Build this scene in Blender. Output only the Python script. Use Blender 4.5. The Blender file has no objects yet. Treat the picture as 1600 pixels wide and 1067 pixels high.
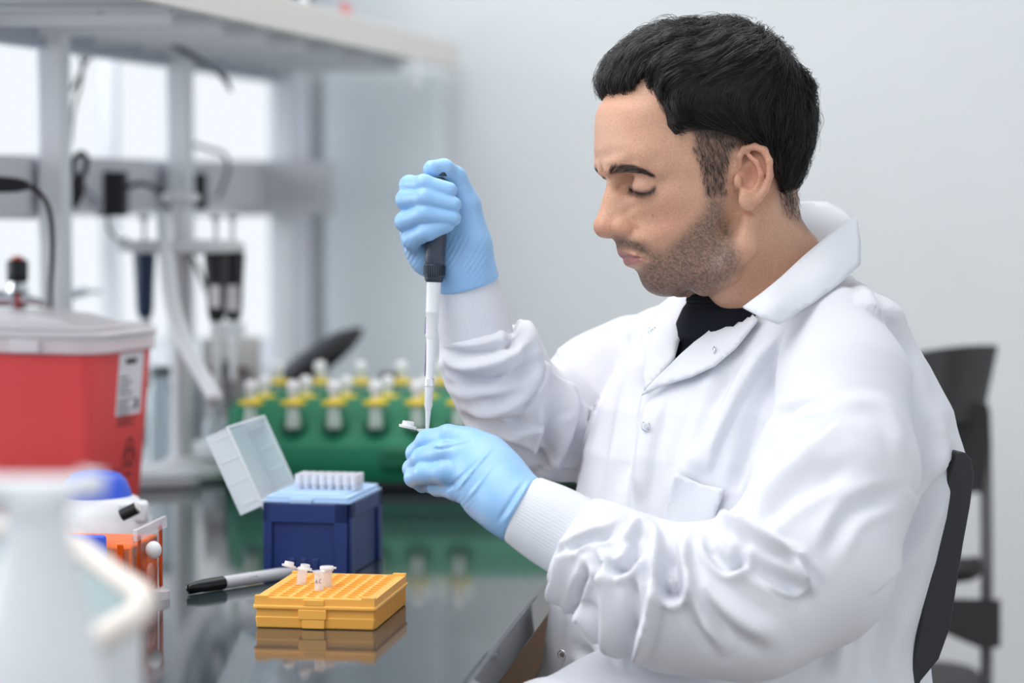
import bpy, math, random
import numpy as np
from mathutils import Vector, Matrix
from mathutils.geometry import delaunay_2d_cdt

# ---------------------------------------------------------------- camera
FPX = 4000.0
CAMZ = 1.29
PITCH = math.atan(243.5 / FPX)
CP, SP = math.cos(PITCH), math.sin(PITCH)
scene = bpy.context.scene
cam_data = bpy.data.cameras.new('camera')
cam = bpy.data.objects.new('camera', cam_data)
scene.collection.objects.link(cam)
cam.location = (0, 0, CAMZ)
cam.rotation_euler = (math.pi / 2 - PITCH, 0, 0)
cam_data.sensor_width = 36.0
cam_data.lens = 36.0 * FPX / 1600.0
cam_data.clip_start = 0.05
cam_data.dof.use_dof = True
cam_data.dof.focus_distance = 2.33
cam_data.dof.aperture_fstop = 3.0
scene.camera = cam

# ---------------------------------------------------------------- daylight, lamps, exposure
world = bpy.data.worlds.new('world')
scene.world = world
world.use_nodes = True
wn = world.node_tree.nodes
wn['Background'].inputs[0].default_value = (0.90, 0.95, 1.0, 1)
wn['Background'].inputs[1].default_value = 1.0


def area(name, loc, rot, sx, sy, power, col):
    l = bpy.data.lights.new(name, 'AREA')
    l.shape = 'RECTANGLE'; l.size = sx; l.size_y = sy; l.energy = power; l.color = col
    o = bpy.data.objects.new(name, l); scene.collection.objects.link(o)
    o.location = loc; o.rotation_euler = rot
    return o


area('ceiling_lamp_bench', (-0.75, 2.2, 2.75), (0, 0, 0), 1.6, 1.8, 34, (1.0, 0.98, 0.95))
area('added_fill_front', (-1.5, 0.9, 2.8), (math.radians(38), 0, math.radians(-8)), 2.0, 1.2, 24, (0.97, 0.98, 1.0))  # added fill from the camera side to brighten the posts, no known lamp
area('ceiling_lamp_aisle', (0.2, 3.5, 2.75), (0, 0, 0), 2.0, 1.4, 16, (1.0, 0.97, 0.94))
area('window_daylight', (-2.6, 3.3, 1.75), (0, -math.pi / 2, 0), 1.6, 2.4, 48, (0.90, 0.95, 1.0))
scene.view_settings.view_transform = 'Standard'
scene.view_settings.look = 'None'
scene.view_settings.gamma = 1.0
scene.view_settings.use_curve_mapping = False
scene.view_settings.exposure = 0.0


# ---------------------------------------------------------------- measuring helpers
def P(px, py, d):
    x = (px - 800.0) * d / FPX
    y = (533.5 - py) * d / FPX
    return Vector((x, d * CP + y * SP, CAMZ - d * SP + y * CP))


def TP(px, py, z=0.90):
    a = P(px, py, 1.0) - Vector((0, 0, CAMZ))
    t = (z - CAMZ) / a.z
    return Vector((0, 0, CAMZ)) + a * t


def cam2world(V):
    V = np.asarray(V, dtype=float)
    x, y, d = V[:, 0], V[:, 1], V[:, 2]
    return np.stack([x, d * CP + y * SP, CAMZ - d * SP + y * CP], 1)


def CP3(px, py, d):
    return np.array([(px - 800.0) * d / FPX, (533.5 - py) * d / FPX, d])


# ---------------------------------------------------------------- object helpers
def link(o):
    scene.collection.objects.link(o)
    return o


def thing(name, label, cat, loc=(0, 0, 0), rotz=0.0, group=None, parent=None):
    o = bpy.data.objects.new(name, None)
    o.empty_display_size = 0.05
    link(o)
    o.location = loc
    o.rotation_euler = (0, 0, rotz)
    o['label'] = label
    o['category'] = cat
    if group:
        o['group'] = group
    return o


def tag(o, label, cat, group=None):
    o['label'] = label
    o['category'] = cat
    if group:
        o['group'] = group
    return o


def mesh_obj(name, V, F, mat, parent=None, smooth=None, bevel=0.0, bseg=2, subsurf=0, solid=0.0, loc=None):
    me = bpy.data.meshes.new(name)
    V = [tuple(map(float, v)) for v in V]
    me.from_pydata(V, [], [tuple(map(int, f)) for f in F])
    me.validate()
    me.update()
    if mat is not None:
        me.materials.append(mat)
    if smooth is None:
        smooth = 40
    if smooth > 0:
        me.polygons.foreach_set('use_smooth', [True] * len(me.polygons))
        if smooth < 180:
            me.set_sharp_from_angle(angle=math.radians(smooth))
    o = bpy.data.objects.new(name, me)
    link(o)
    if parent is not None:
        o.parent = parent
    if loc is not None:
        o.location = loc
    if solid:
        m = o.modifiers.new('solid', 'SOLIDIFY'); m.thickness = solid; m.offset = 0
    if bevel > 0:
        m = o.modifiers.new('bevel', 'BEVEL'); m.width = bevel; m.segments = bseg
        m.limit_method = 'ANGLE'; m.angle_limit = math.radians(38)
        m.harden_normals = False
    if subsurf:
        m = o.modifiers.new('sub', 'SUBSURF'); m.levels = subsurf; m.render_levels = subsurf
    return o


def world_mesh(name, V, F, mat, parent=None, **k):
    """V in world coordinates; the object sits at its own base so its origin is sensible."""
    V = np.asarray(V, dtype=float)
    if parent is not None:
        M = Matrix.Translation(parent.location) @ parent.rotation_euler.to_matrix().to_4x4()
        pp = parent
        if pp.parent is not None:
            M = (Matrix.Translation(pp.parent.location) @ pp.parent.rotation_euler.to_matrix().to_4x4()) @ M
        Mi = np.array(M.inverted())
        V = V @ Mi[:3, :3].T + Mi[:3, 3]
        return mesh_obj(name, V, F, mat, parent, **k)
    c = np.array([(V[:, 0].min() + V[:, 0].max()) / 2, (V[:, 1].min() + V[:, 1].max()) / 2, V[:, 2].min()])
    o = mesh_obj(name, V - c, F, mat, None, **k)
    o.location = c
    return o


class MB:
    def __init__(s):
        s.V = []; s.F = []

    def add(s, V, F, M=None):
        b = len(s.V)
        for v in V:
            v = Vector(v)
            s.V.append(M @ v if M is not None else v)
        for f in F:
            s.F.append([i + b for i in f])
        return s

    def box(s, x0, x1, y0, y1, z0, z1, M=None, tx=1.0, ty=1.0):
        """axis box; tx, ty scale the bottom face about its centre (taper)."""
        cx, cy = (x0 + x1) / 2, (y0 + y1) / 2
        V = []
        for z, a, b in ((z0, tx, ty), (z1, 1, 1)):
            for x, y in ((x0, y0), (x1, y0), (x1, y1), (x0, y1)):
                V.append((cx + (x - cx) * a, cy + (y - cy) * b, z))
        F = [(3, 2, 1, 0), (4, 5, 6, 7), (0, 1, 5, 4), (1, 2, 6, 5), (2, 3, 7, 6), (3, 0, 4, 7)]
        return s.add(V, F, M)

    def lathe(s, prof, M=None, n=28, c=(0, 0)):
        V = []; F = []
        for r, z in prof:
            for k in range(n):
                a = 2 * math.pi * k / n
                V.append((c[0] + r * math.cos(a), c[1] + r * math.sin(a), z))
        for i in range(len(prof) - 1):
            for k in range(n):
                k2 = (k + 1) % n
                F.append((i * n + k, i * n + k2, (i + 1) * n + k2, (i + 1) * n + k))
        if prof[0][0] > 1e-6:
            F.append(tuple(reversed(range(n))))
        if prof[-1][0] > 1e-6:
            F.append(tuple((len(prof) - 1) * n + k for k in range(n)))
        return s.add(V, F, M)

    def cyl(s, p0, p1, r0, r1=None, n=24, prof=None):
        p0 = Vector(p0); p1 = Vector(p1)
        r1 = r0 if r1 is None else r1
        d = p1 - p0
        q = d.to_track_quat('Z', 'Y').to_matrix().to_4x4()
        M = Matrix.Translation(p0) @ q
        if prof is None:
            prof = [(r0, 0), (r1, d.length)]
        return s.lathe(prof, M, n)

    def tube(s, pts, r, n=8, closed=False, smooth=4):
        pts = [Vector(p) for p in pts]
        rs = r if isinstance(r, (list, tuple)) else [r] * len(pts)
        if smooth > 1 and len(pts) > 2:
            q = []; rr = []
            m = len(pts)
            rng = range(m) if closed else range(m - 1)
            for i in rng:
                if closed:
                    a, b, c, d = pts[(i - 1) % m], pts[i], pts[(i + 1) % m], pts[(i + 2) % m]
                    r1, r2 = rs[i], rs[(i + 1) % m]
                else:
                    a, b, c, d = pts[max(i - 1, 0)], pts[i], pts[i + 1], pts[min(i + 2, m - 1)]
                    r1, r2 = rs[i], rs[i + 1]
                for k in range(smooth):
                    t = k / smooth
                    q.append(0.5 * ((2 * b) + (c - a) * t + (2 * a - 5 * b + 4 * c - d) * t * t + (3 * b - a - 3 * c + d) * t ** 3))
                    rr.append(r1 + (r2 - r1) * t)
            if not closed:
                q.append(pts[-1]); rr.append(rs[-1])
            pts, rs = q, rr
        N = len(pts)
        V = []; F = []
        up = Vector((0, 0, 1))
        prev = None
        for i in range(N):
            if closed:
                t = pts[(i + 1) % N] - pts[i - 1]
            else:
                t = pts[min(i + 1, N - 1)] - pts[max(i - 1, 0)]
            t.normalize()
            if prev is None:
                a = up if abs(t.dot(up)) < 0.9 else Vector((1, 0, 0))
                u = t.cross(a).normalized()
            else:
                u = (prev - t * prev.dot(t)).normalized()
            prev = u
            v = t.cross(u)
            for k in range(n):
                an = 2 * math.pi * k / n
                V.append(pts[i] + (u * math.cos(an) + v * math.sin(an)) * rs[i])
        for i in range(N if closed else N - 1):
            j = (i + 1) % N
            for k in range(n):
                k2 = (k + 1) % n
                F.append((i * n + k, i * n + k2, j * n + k2, j * n + k))
        if not closed:
            F.append(tuple(reversed(range(n))))
            F.append(tuple((N - 1) * n + k for k in range(n)))
        return s.add(V, F)

    def ball(s, c, r, n=20, m=12, M=None):
        rx, ry, rz = (r, r, r) if not isinstance(r, (tuple, list)) else r
        V = [(c[0], c[1], c[2] - rz)]; F = []
        for i in range(1, m):
            th = math.pi * i / m
            for k in range(n):
                a = 2 * math.pi * k / n
                V.append((c[0] + rx * math.sin(th) * math.cos(a), c[1] + ry * math.sin(th) * math.sin(a), c[2] - rz * math.cos(th)))
        V.append((c[0], c[1], c[2] + rz))
        for k in range(n):
            F.append((0, 1 + (k + 1) % n, 1 + k))
            F.append((len(V) - 1, 1 + (m - 2) * n + k, 1 + (m - 2) * n + (k + 1) % n))
        for i in range(m - 2):
            for k in range(n):
                k2 = (k + 1) % n
                F.append((1 + i * n + k, 1 + i * n + k2, 1 + (i + 1) * n + k2, 1 + (i + 1) * n + k))
        return s.add(V, F, M)

    def prism(s, poly, z0, z1, M=None, sc=None):
        """poly (x,y) counter-clockwise extruded from z0 to z1."""
        n = len(poly)
        k = 1.0 if sc is None else sc
        V = [(x * k, y * k, z0) for x, y in poly] + [(x, y, z1) for x, y in poly]
        F = [tuple(reversed(range(n))), tuple(range(n, 2 * n))]
        for i in range(n):
            j = (i + 1) % n
            F.append((i, j, n + j, n + i))
        return s.add(V, F, M)

    def build(s, name, mat, parent=None, **k):
        return mesh_obj(name, s.V, s.F, mat, parent, **k)

    def build_world(s, name, mat, parent=None, **k):
        return world_mesh(name, [tuple(v) for v in s.V], s.F, mat, parent, **k)


def rrect(x0, x1, y0, y1, r, n=5):
    out = []
    for cx, cy, a0 in ((x1 - r, y0 + r, -90), (x1 - r, y1 - r, 0), (x0 + r, y1 - r, 90), (x0 + r, y0 + r, 180)):
        for k in range(n + 1):
            a = math.radians(a0 + 90 * k / n)
            out.append((cx + r * math.cos(a), cy + r * math.sin(a)))
    return out


# ---------------------------------------------------------------- materials
def srgb(r, g, b):
    def f(c):
        c /= 255.0
        return c / 12.92 if c <= 0.04045 else ((c + 0.055) / 1.055) ** 2.4
    return (f(r), f(g), f(b), 1)


def mat(name, col, rough=0.5, metal=0.0, trans=0.0, alpha=1.0, ior=1.45, sss=0.0, bump=0.0, bscale=200.0, var=0.0, vscale=8.0, coat=0.0, spec=0.5, thin=False):
    m = bpy.data.materials.new(name)
    m.use_nodes = True
    nt = m.node_tree
    b = nt.nodes['Principled BSDF']
    b.inputs['Base Color'].default_value = col
    b.inputs['Roughness'].default_value = rough
    b.inputs['Metallic'].default_value = metal
    b.inputs['Transmission Weight'].default_value = trans
    b.inputs['Alpha'].default_value = alpha
    b.inputs['IOR'].default_value = ior
    b.inputs['Coat Weight'].default_value = coat
    b.inputs['Specular IOR Level'].default_value = spec
    if sss:
        b.inputs['Subsurface Weight'].default_value = sss
        b.inputs['Subsurface Radius'].default_value = (1.0, 0.35, 0.2)
        b.inputs['Subsurface Scale'].default_value = 0.006
    tc = nt.nodes.new('ShaderNodeTexCoord')
    if bump:
        n = nt.nodes.new('ShaderNodeTexNoise'); n.inputs['Scale'].default_value = bscale; n.inputs['Detail'].default_value = 5
        bp = nt.nodes.new('ShaderNodeBump'); bp.inputs['Strength'].default_value = bump; bp.inputs['Distance'].default_value = 0.002
        nt.links.new(tc.outputs['Object'], n.inputs['Vector'])
        nt.links.new(n.outputs['Fac'], bp.inputs['Height'])
        nt.links.new(bp.outputs['Normal'], b.inputs['Normal'])
    if var:
        n = nt.nodes.new('ShaderNodeTexNoise'); n.inputs['Scale'].default_value = vscale; n.inputs['Detail'].default_value = 4
        r = nt.nodes.new('ShaderNodeMapRange')
        r.inputs['From Min'].default_value = 0.3; r.inputs['From Max'].default_value = 0.7
        r.inputs['To Min'].default_value = 1 - var; r.inputs['To Max'].default_value = 1 + var
        mx = nt.nodes.new('ShaderNodeMix'); mx.data_type = 'RGBA'; mx.blend_type = 'MULTIPLY'; mx.inputs[0].default_value = 1
        mx.inputs[6].default_value = col
        nt.links.new(tc.outputs['Object'], n.inputs['Vector'])
        nt.links.new(n.outputs['Fac'], r.inputs['Value'])
        nt.links.new(r.outputs['Result'], mx.inputs[7])
        nt.links.new(mx.outputs[2], b.inputs['Base Color'])
    return m


M_wall = mat('wall_paint', srgb(218, 222, 225), 0.85, bump=0.04, bscale=120, var=0.01)
M_light_patch = mat('light_patch_tint', srgb(234, 242, 246), 0.85, bump=0.04, bscale=120)  # paler cool tint standing in for light on the wall
M_floor = mat('vinyl_floor', srgb(176, 170, 160), 0.45, var=0.05, vscale=6)
M_white_metal = mat('white_powder_coat', srgb(236, 238, 243), 0.45, bump=0.03, bscale=300)
M_shelf = mat('shelf_laminate', srgb(228, 231, 236), 0.5, var=0.015)
M_shelf_edge = mat('shelf_edge_warm', srgb(222, 218, 214), 0.5, bump=0.02)
M_grey_metal = mat('grey_enamel', srgb(212, 212, 219), 0.5, bump=0.03, bscale=250)
M_bracket = mat('bracket_grey', srgb(176, 182, 196), 0.45, metal=0.2, bump=0.02)
M_glass = mat('window_glass', (1, 1, 1, 1), 0.0, trans=1.0, ior=1.02)
M_bench = mat('black_epoxy_resin', srgb(48, 58, 62), 0.07, ior=1.5, var=0.10, vscale=14)
M_wood = mat('cabinet_wood', srgb(168, 138, 116), 0.5, var=0.12, vscale=9, bump=0.05)
M_black = mat('black_plastic', srgb(26, 27, 31), 0.45, bump=0.05, bscale=500)
M_black_gloss = mat('black_gloss_plastic', srgb(16, 17, 20), 0.18, bump=0.0, var=0.05)
M_rubber = mat('black_rubber', srgb(22, 23, 26), 0.55, bump=0.04)
M_chrome = mat('chrome', srgb(225, 228, 232), 0.15, metal=1.0, bump=0.02)
M_orange_cap = mat('orange_cap', srgb(226, 92, 40), 0.4, bump=0.03)
M_white_pl = mat('white_plastic', srgb(232, 234, 238), 0.35, bump=0.02, bscale=100, sss=0.05)
M_offwhite = mat('offwhite_plastic', srgb(222, 218, 214), 0.4, bump=0.02)
# ================================================================ THE SETTING
WY = 4.48     # back wall


def struct(name, b, m, **k):
    o = b.build_world(name, m, None, **k)
    o['kind'] = 'structure'
    return o


WX = -0.385   # right jamb of the window
struct('floor', MB().box(-3.2, 3.2, -0.6, WY + 0.12, -0.05, 0), M_floor)
struct('wall_back', MB().box(WX, 3.2, WY, WY + 0.12, 0, 3.0)
       .box(-3.2, WX, WY, WY + 0.12, 0, 0.98).box(-3.2, WX, WY, WY + 0.12, 2.5, 3.0), M_wall)
struct('ceiling', MB().box(-3.2, 3.2, -0.6, WY + 0.12, 3.0, 3.06), M_wall)
fr = thing('window_1', 'tall white framed window behind the bench posts', 'window', (-1.4, WY, 0.98))
del fr['label'], fr['category']
fr['kind'] = 'structure'
b = MB()
b.box(-3.2, WX, WY + 0.01, WY + 0.07, 0.98, 1.02).box(-3.2, WX, WY + 0.01, WY + 0.07, 2.46, 2.5).box(WX - 0.04, WX, WY + 0.01, WY + 0.07, 1.02, 2.46)
b.build_world('window_frame', M_white_metal, fr)
for px in (168, -60, -330, -620):
    x = (px - 800) / FPX * WY
    MB().box(x - 0.012, x + 0.012, WY + 0.01, WY + 0.07, 1.02, 2.46).build_world('mullion', M_white_metal, fr)
MB().box(-3.16, WX - 0.04, WY + 0.035, WY + 0.041, 1.02, 2.46).build_world('pane', M_glass, fr)
struct('trim_1', MB().box(-3.2, WX, WY - 0.05, WY, 0.955, 0.98), M_white_metal, bevel=0.004)
struct('trim_2', MB().box(WX, WX + 0.035, WY - 0.025, WY, 0.98, 2.5), M_grey_metal, bevel=0.003)
struct('baseboard_back', MB().box(0.3, 3.2, WY - 0.012, WY, 0, 0.1), M_grey_metal)
# thin pale sheet painting a patch of light on the wall beside the window
o = MB().box(WX + 0.06, -0.12, WY - 0.02, WY, 0.93, 1.49).build_world('wall_light_patch', M_light_patch, None, bevel=0.002)
tag(o, 'painted patch of pale light on the back wall beside the window, below the shelf', 'light patch')

# ---------------------------------------------------------------- bench
E1 = TP(730, 1067); E2 = TP(860, 900)
du = (E2 - E1).normalized()
def edge(y, off=0.0):
    t = (y - E1.y) / du.y
    return E1.x + du.x * t - off
y0, y1 = 0.55, WY - 0.03
poly = [(-1.75, y0), (edge(y0), y0), (edge(y1), y1), (-1.75, y1)]
o = MB().prism(poly, 0.862, 0.90).build_world('worktop', M_bench, None, bevel=0.004, bseg=3)
tag(o, 'glossy dark grey laboratory worktop running back to the window', 'worktop')
cab = thing('bench_cabinet', 'tan wooden base cabinet under the far end of the dark worktop', 'cabinet', (-0.4, 3.6, 0))
ca, cb = 2.82, 4.40
MB().prism([(-1.7, ca), (edge(ca, .03), ca), (edge(cb, .03), cb), (-1.7, cb)], 0.08, 0.861).build_world('cabinet_body', M_wood, cab, bevel=0.003)
MB().prism([(-1.65, ca + .04), (edge(ca, .09), ca + .04), (edge(cb, .09), cb), (-1.65, cb)], 0.0, 0.08).build_world('plinth', M_black, cab)
for k in range(3):
    a, c = ca + 0.02 + k * 0.52, ca + 0.52 + k * 0.52
    for z0, z1, nm in ((0.66, 0.845, 'drawer'), (0.10, 0.645, 'door')):
        q = [(edge(a, .03), a), (edge(a, .012), a), (edge(c, .012), c), (edge(c, .03), c)]
        d = MB().prism(q, z0, z1).build_world(nm, M_wood, cab, bevel=0.002)
        ym = (a + c) / 2; zz = z1 - 0.05
        h = MB().tube([(edge(ym - .05, .012), ym - .05, zz), (edge(ym - .05, -.015), ym - .048, zz), (edge(ym + .05, -.015), ym + .048, zz), (edge(ym + .05, .012), ym + .05, zz)], .004, smooth=1)
        ob = h.build_world('handle', M_chrome, cab)
        ob.parent = d
o = MB().prism([(-1.70, 0.62), (-1.66, 0.62), (-1.66, ca), (-1.70, ca)], 0.0, 0.861).build_world('end_panel', M_wood, None)
tag(o, 'tan wooden end panel holding up the far left side of the worktop', 'panel')
lf = thing('bench_leg_frame', 'tubular grey steel leg under the near end of the worktop', 'leg frame', (-0.5, 0.7, 0))
MB().box(edge(.7, .12), edge(.7, .08), .66, .70, 0, .861).build_world('leg', M_grey_metal, lf)
MB().box(-1.65, edge(.7, .12), .66, .70, .82, .861).build_world('rail', M_grey_metal, lf)

# ---------------------------------------------------------------- shelf over the bench
ZS = 1.50
sh = thing('bench_shelf', 'white raised shelf unit on square posts above the bench', 'shelf', (-0.55, 3.3, 0.90))
S0 = Vector(((380 - 800) / FPX * 3.13, 3.13, 0)); S1 = Vector(((715 - 800) / FPX * 4.40, 4.40, 0))
sd = (S1 - S0).normalized()
def sx(y, off=0.0):
    return S0.x + sd.x * (y - S0.y) / sd.y - off
ya, yb = 2.30, 4.42
MB().prism([(sx(ya, .50), ya), (sx(ya, .012), ya), (sx(yb, .012), yb), (sx(yb, .50), yb)], ZS, ZS + .018).build_world('shelf_board', M_shelf, sh, bevel=.002)
MB().prism([(sx(ya, .012), ya), (sx(ya), ya), (sx(yb), yb), (sx(yb, .012), yb)], ZS - .012, ZS + .034).build_world('front_lip', M_shelf_edge, sh, bevel=.003)
MB().prism([(sx(ya, .50), ya), (sx(ya, .488), ya), (sx(yb, .488), yb), (sx(yb, .50), yb)], ZS + .018, ZS + .10).build_world('back_lip', M_shelf, sh, bevel=.003)
# second, higher board
MB().prism([(sx(ya, .46), ya), (sx(ya, .10), ya), (sx(4.42, .10), 4.42), (sx(4.42, .46), 4.42)], ZS + .33, ZS + .35).build_world('upper_board', M_shelf, sh, bevel=.002)
posts = [(87, 3.30, .034), (283, 3.78, .034), (444, 4.36, .034)]
PX = []
for px, d, w in posts:
    x = (px - 800) / FPX * d
    PX.append((x, d))
    MB().box(x - w / 2, x + w / 2, d - .03, d + .03, .90, ZS + .34).build_world('post', M_white_metal, sh, bevel=.004)
x0_, d0_ = PX[0]; x2_, d2_ = PX[2]
pd = Vector((x2_ - x0_, d2_ - d0_, 0)).normalized()
def pxl(y, off=0.0):
    return x0_ + pd.x * (y - d0_) / pd.y - off
# service rail between the posts
MB().prism([(pxl(2.3, .075), 2.3), (pxl(2.3, .02), 2.3), (pxl(4.4, .02), 4.4), (pxl(4.4, .075), 4.4)], 1.252, 1.328).build_world('service_rail', M_grey_metal, sh, bevel=.003)
MB().box(-1.25, -.30, 4.30, 4.345, 1.240, 1.332).build_world('service_rail', M_grey_metal, sh, bevel=.003)
MB().box(-1.55, -.60, 3.36, 3.40, 1.246, 1.330).build_world('service_rail', M_grey_metal, sh, bevel=.003)
# brackets under the board with bolt heads
for k in range(7):
    y = 3.05 + k * .20
    bb = MB()
    bb.box(sx(y, .30), sx(y, .06), y - .05, y + .05, ZS - .006, ZS - .001)
    bb.box(sx(y, .30), sx(y, .06), y - .006, y + .006, ZS - .022, ZS - .006)
    br = bb.build_world('bracket', M_white_metal, sh, bevel=.0015)
    bt = MB().lathe([(.004, -.003), (.004, 0)], Matrix.Translation((sx(y, .14), y - .03, ZS - .006)), 10).build_world('bolt', M_bracket, sh)
    bt.parent = br
MB().prism([(sx(3.0, .32), 3.0), (sx(3.0, .29), 3.0), (sx(4.4, .29), 4.4), (sx(4.4, .32), 4.4)], ZS - .035, ZS - .001).build_world('cross_rail', M_bracket, sh, bevel=.002)
# flag hanging from the lip
MB().box(sx(4.1, -.002), sx(4.1, .006), 4.07, 4.10, ZS - .055, ZS - .01).build_world('label_tab', M_white_pl, sh, bevel=.001)
# near and far uprights above
MB().box(sx(3.45, .014), sx(3.45, .004), 3.44, 3.47, ZS + .03, ZS + .33).build_world('divider', M_white_metal, sh, bevel=.002)

# things on the shelf
M_navy = mat('navy_card', srgb(38, 52, 104), 0.6, var=0.1)
M_greycard = mat('grey_card', srgb(120, 124, 134), 0.6, var=0.1)
M_pink = mat('pink_plastic', srgb(226, 150, 150), 0.5, var=0.05)
for k, (ya_, th, m_, lb) in enumerate([(3.52, .045, M_navy, 'navy blue binder standing on the shelf, nearest the front'),
                                       (3.57, .03, M_greycard, 'dark grey binder standing on the shelf behind the navy one')]):
    t = thing('binder', lb, 'binder', (sx(ya_, .03), ya_, ZS + .018 + .002), 0, None)
    MB().box(-.20, 0.0, 0, th, 0, .27).build('cover', m_, t, bevel=.002)
    MB().box(-.195, -.004, .005, th - .005, .006, .262).build('pages', M_white_pl, t)
o = MB().box(0, .012, 3.66, 3.78, ZS + .034, ZS + .05).build_world('red_strip', M_pink, None, bevel=.001)
o.location.x = sx(3.72, .02)
tag(o, 'small pink-red strip lying on the shelf lip past the binders', 'strip')
t = thing('storage_tray', 'black plastic tray at the near left end of the shelf', 'tray', (sx(3.05, .42), 3.12, ZS + .0185))
MB().box(-.12, .10, -.08, .08, 0, .06).build('tray_body', M_black, t, bevel=.004)
MB().box(-.125, .105, -.085, .085, .055, .065).build('tray_rim', M_black, t, bevel=.003)

# wall-plug adapters and cables on the service rail
def cable(name, pts, r, lb, m=M_rubber):
    o = MB().tube(pts, r, 8, smooth=6).build_world(name, m, None, smooth=180)
    tag(o, lb, 'cable')
    return o
t = thing('power_adapter', 'large square black power adapter hanging from the grey rail', 'power adapter', P(175, 338, 3.55))
c = P(175, 303, 3.55) - t.location
M = Matrix.Translation(c)
MB().box(-.0205, .0205, -.02, .02, -.031, .031, M).build('adapter_body', M_black, t, bevel=.003)
MB().box(-.012, .012, .02, .035, -.012, .012, M).build('plug', M_black, t, bevel=.002)
t = thing('power_adapter', 'small black power adapter on the rail behind the pipette stand', 'power adapter', P(310, 328, 3.9))
c = P(310, 299, 3.9) - t.location
M = Matrix.Translation(c)
MB().box(-.0125, .0125, -.015, .015, -.028, .028, M).build('adapter_body', M_black, t, bevel=.003)
MB().box(-.008, .008, .015, .028, -.01, .01, M).build('plug', M_black, t, bevel=.001)
# black handle with an oval hole beside the near post
t = thing('hanging_handle', 'black plastic handle with an oval hole hanging beside the near white post', 'handle', P(121, 325, 3.38))
o3 = [P(x, y, 3.38) - t.location for x, y in ((118, 245), (128, 240), (135, 248), (134, 262), (128, 276), (119, 276), (114, 262))]
MB().tube(o3, .0042, 8, closed=True).build('loop', M_black, t, smooth=180)
MB().tube([P(121, 280, 3.38) - t.location, P(119, 300, 3.38) - t.location, P(113, 325, 3.38) - t.location], [.010, .0115, .005], 10).build('grip', M_black, t, smooth=180)
cable('cable', [P(128, 285, 3.39), P(140, 300, 3.42), P(158, 318, 3.5)], .003, 'thin grey cable running from the oval-holed handle to the big adapter', M_bracket)
cable('cable', [P(198, 292, 3.55), P(222, 287, 3.55), P(246, 297, 3.6), P(262, 315, 3.65), P(268, 345, 3.66), P(300, 400, 3.7), P(330, 470, 3.72)], .0036, 'dark cable looping right from the big adapter towards the pipette stand')
cable('cable', [P(168, 338, 3.55), P(170, 358, 3.55), P(185, 375, 3.56), P(200, 372, 3.56)], .002, 'thin black cable drooping below the big adapter')
cable('cable', [P(120, 50, 3.6), P(128, 100, 3.6), P(126, 130, 3.6), P(114, 175, 3.6), P(110, 225, 3.6)], .0024, 'thin dark cable hanging down beside the near post', M_rubber)
cable('cable', [P(146, 85, 3.62), P(133, 98, 3.62), P(124, 120, 3.62), P(112, 140, 3.6)], .003, 'short dark cable crossing the hanging one under the shelf', M_rubber)
cable('cable', [P(200, 58, 3.6), P(255, 64, 3.6), P(300, 88, 3.55), P(330, 105, 3.55), P(352, 125, 3.55), P(361, 143, 3.55)], [.003, .004, .005, .003, .0045, .002], 'grey cable under the shelf bending down past the middle post', mat('olive_cable', srgb(96, 104, 104), .6, var=.1))
cable('cable', [P(300, 225, 3.9), P(325, 233, 3.9), P(348, 240, 3.9), P(356, 255, 3.9), P(352, 280, 3.9), P(340, 310, 3.9)], .0032, 'grey cable curling over the rail right of the middle post', mat('grey_cable', srgb(110, 112, 118), .6, var=.1))
# black plug with cord, near left
t = thing('extension_lead', 'black moulded plug with a thick cord curving down before the near post', 'cord', P(30, 480, 3.0))
L = t.location
MB().tube([P(-40, 287, 3.0) - L, P(-5, 288, 3.0) - L, P(25, 289, 3.0) - L, P(44, 290, 3.0) - L], [.011, .010, .0085, .005], 12).build('plug', M_black, t, smooth=180)
MB().tube([P(40, 290, 3.0) - L, P(58, 298, 3.0) - L, P(74, 320, 3.0) - L, P(81, 355, 3.0) - L, P(82, 400, 3.0) - L, P(79, 450, 3.12) - L, P(79, 500, 3.24) - L, P(78, 640, 3.35) - L], .003, 8, smooth=6).build('cable', M_rubber, t, smooth=180)
# lab tap
t = thing('gas_tap', 'chrome laboratory tap with a black knob topped in orange, far left', 'tap', TP(20, 600))
t.location = (P(28, 480, 3.15).x, P(28, 480, 3.15).y, .90)
L = t.location
top = P(27, 400, 3.15).z - .90
zz = lambda py: P(27, py, 3.15).z - .90
MB().lathe([(.024, 0), (.024, .008), (.012, .012), (.010, zz(462)), (.014, zz(455)), (.010, zz(440))], n=24).build('stem', M_chrome, t)
MB().lathe([(.012, zz(440)), (.013, zz(438)), (.0135, zz(410)), (.011, zz(405))], n=20).build('knob', M_black, t)
MB().lathe([(.007, zz(405)), (.007, zz(401)), (.004, zz(400))], n=20).build('knob_cap', M_orange_cap, t)
MB().cyl((-.045, 0, zz(466)), (.010, 0, zz(468)), .010, .009).cyl((.010, 0, zz(468)), (.036, -.004, zz(475)), .007, .0035).build('spout', M_chrome, t)
t = thing('gas_tap', 'small grey tap nozzle poking out right of the near post', 'tap', P(118, 475, 3.6))
L = t.location
MB().cyl(P(105, 462, 3.6) - L, P(135, 455, 3.6) - L, .006, .005).cyl(P(128, 456, 3.6) - L, P(158, 456, 3.6) - L, .003, .002).build('nozzle', M_bracket, t)
MB().cyl(P(104, 470, 3.6) - L, P(104, 444, 3.6) - L, .005).build('tap_stem', M_bracket, t)
# ================================================================ THINGS ON THE BENCH
ZB = 0.9002

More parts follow.
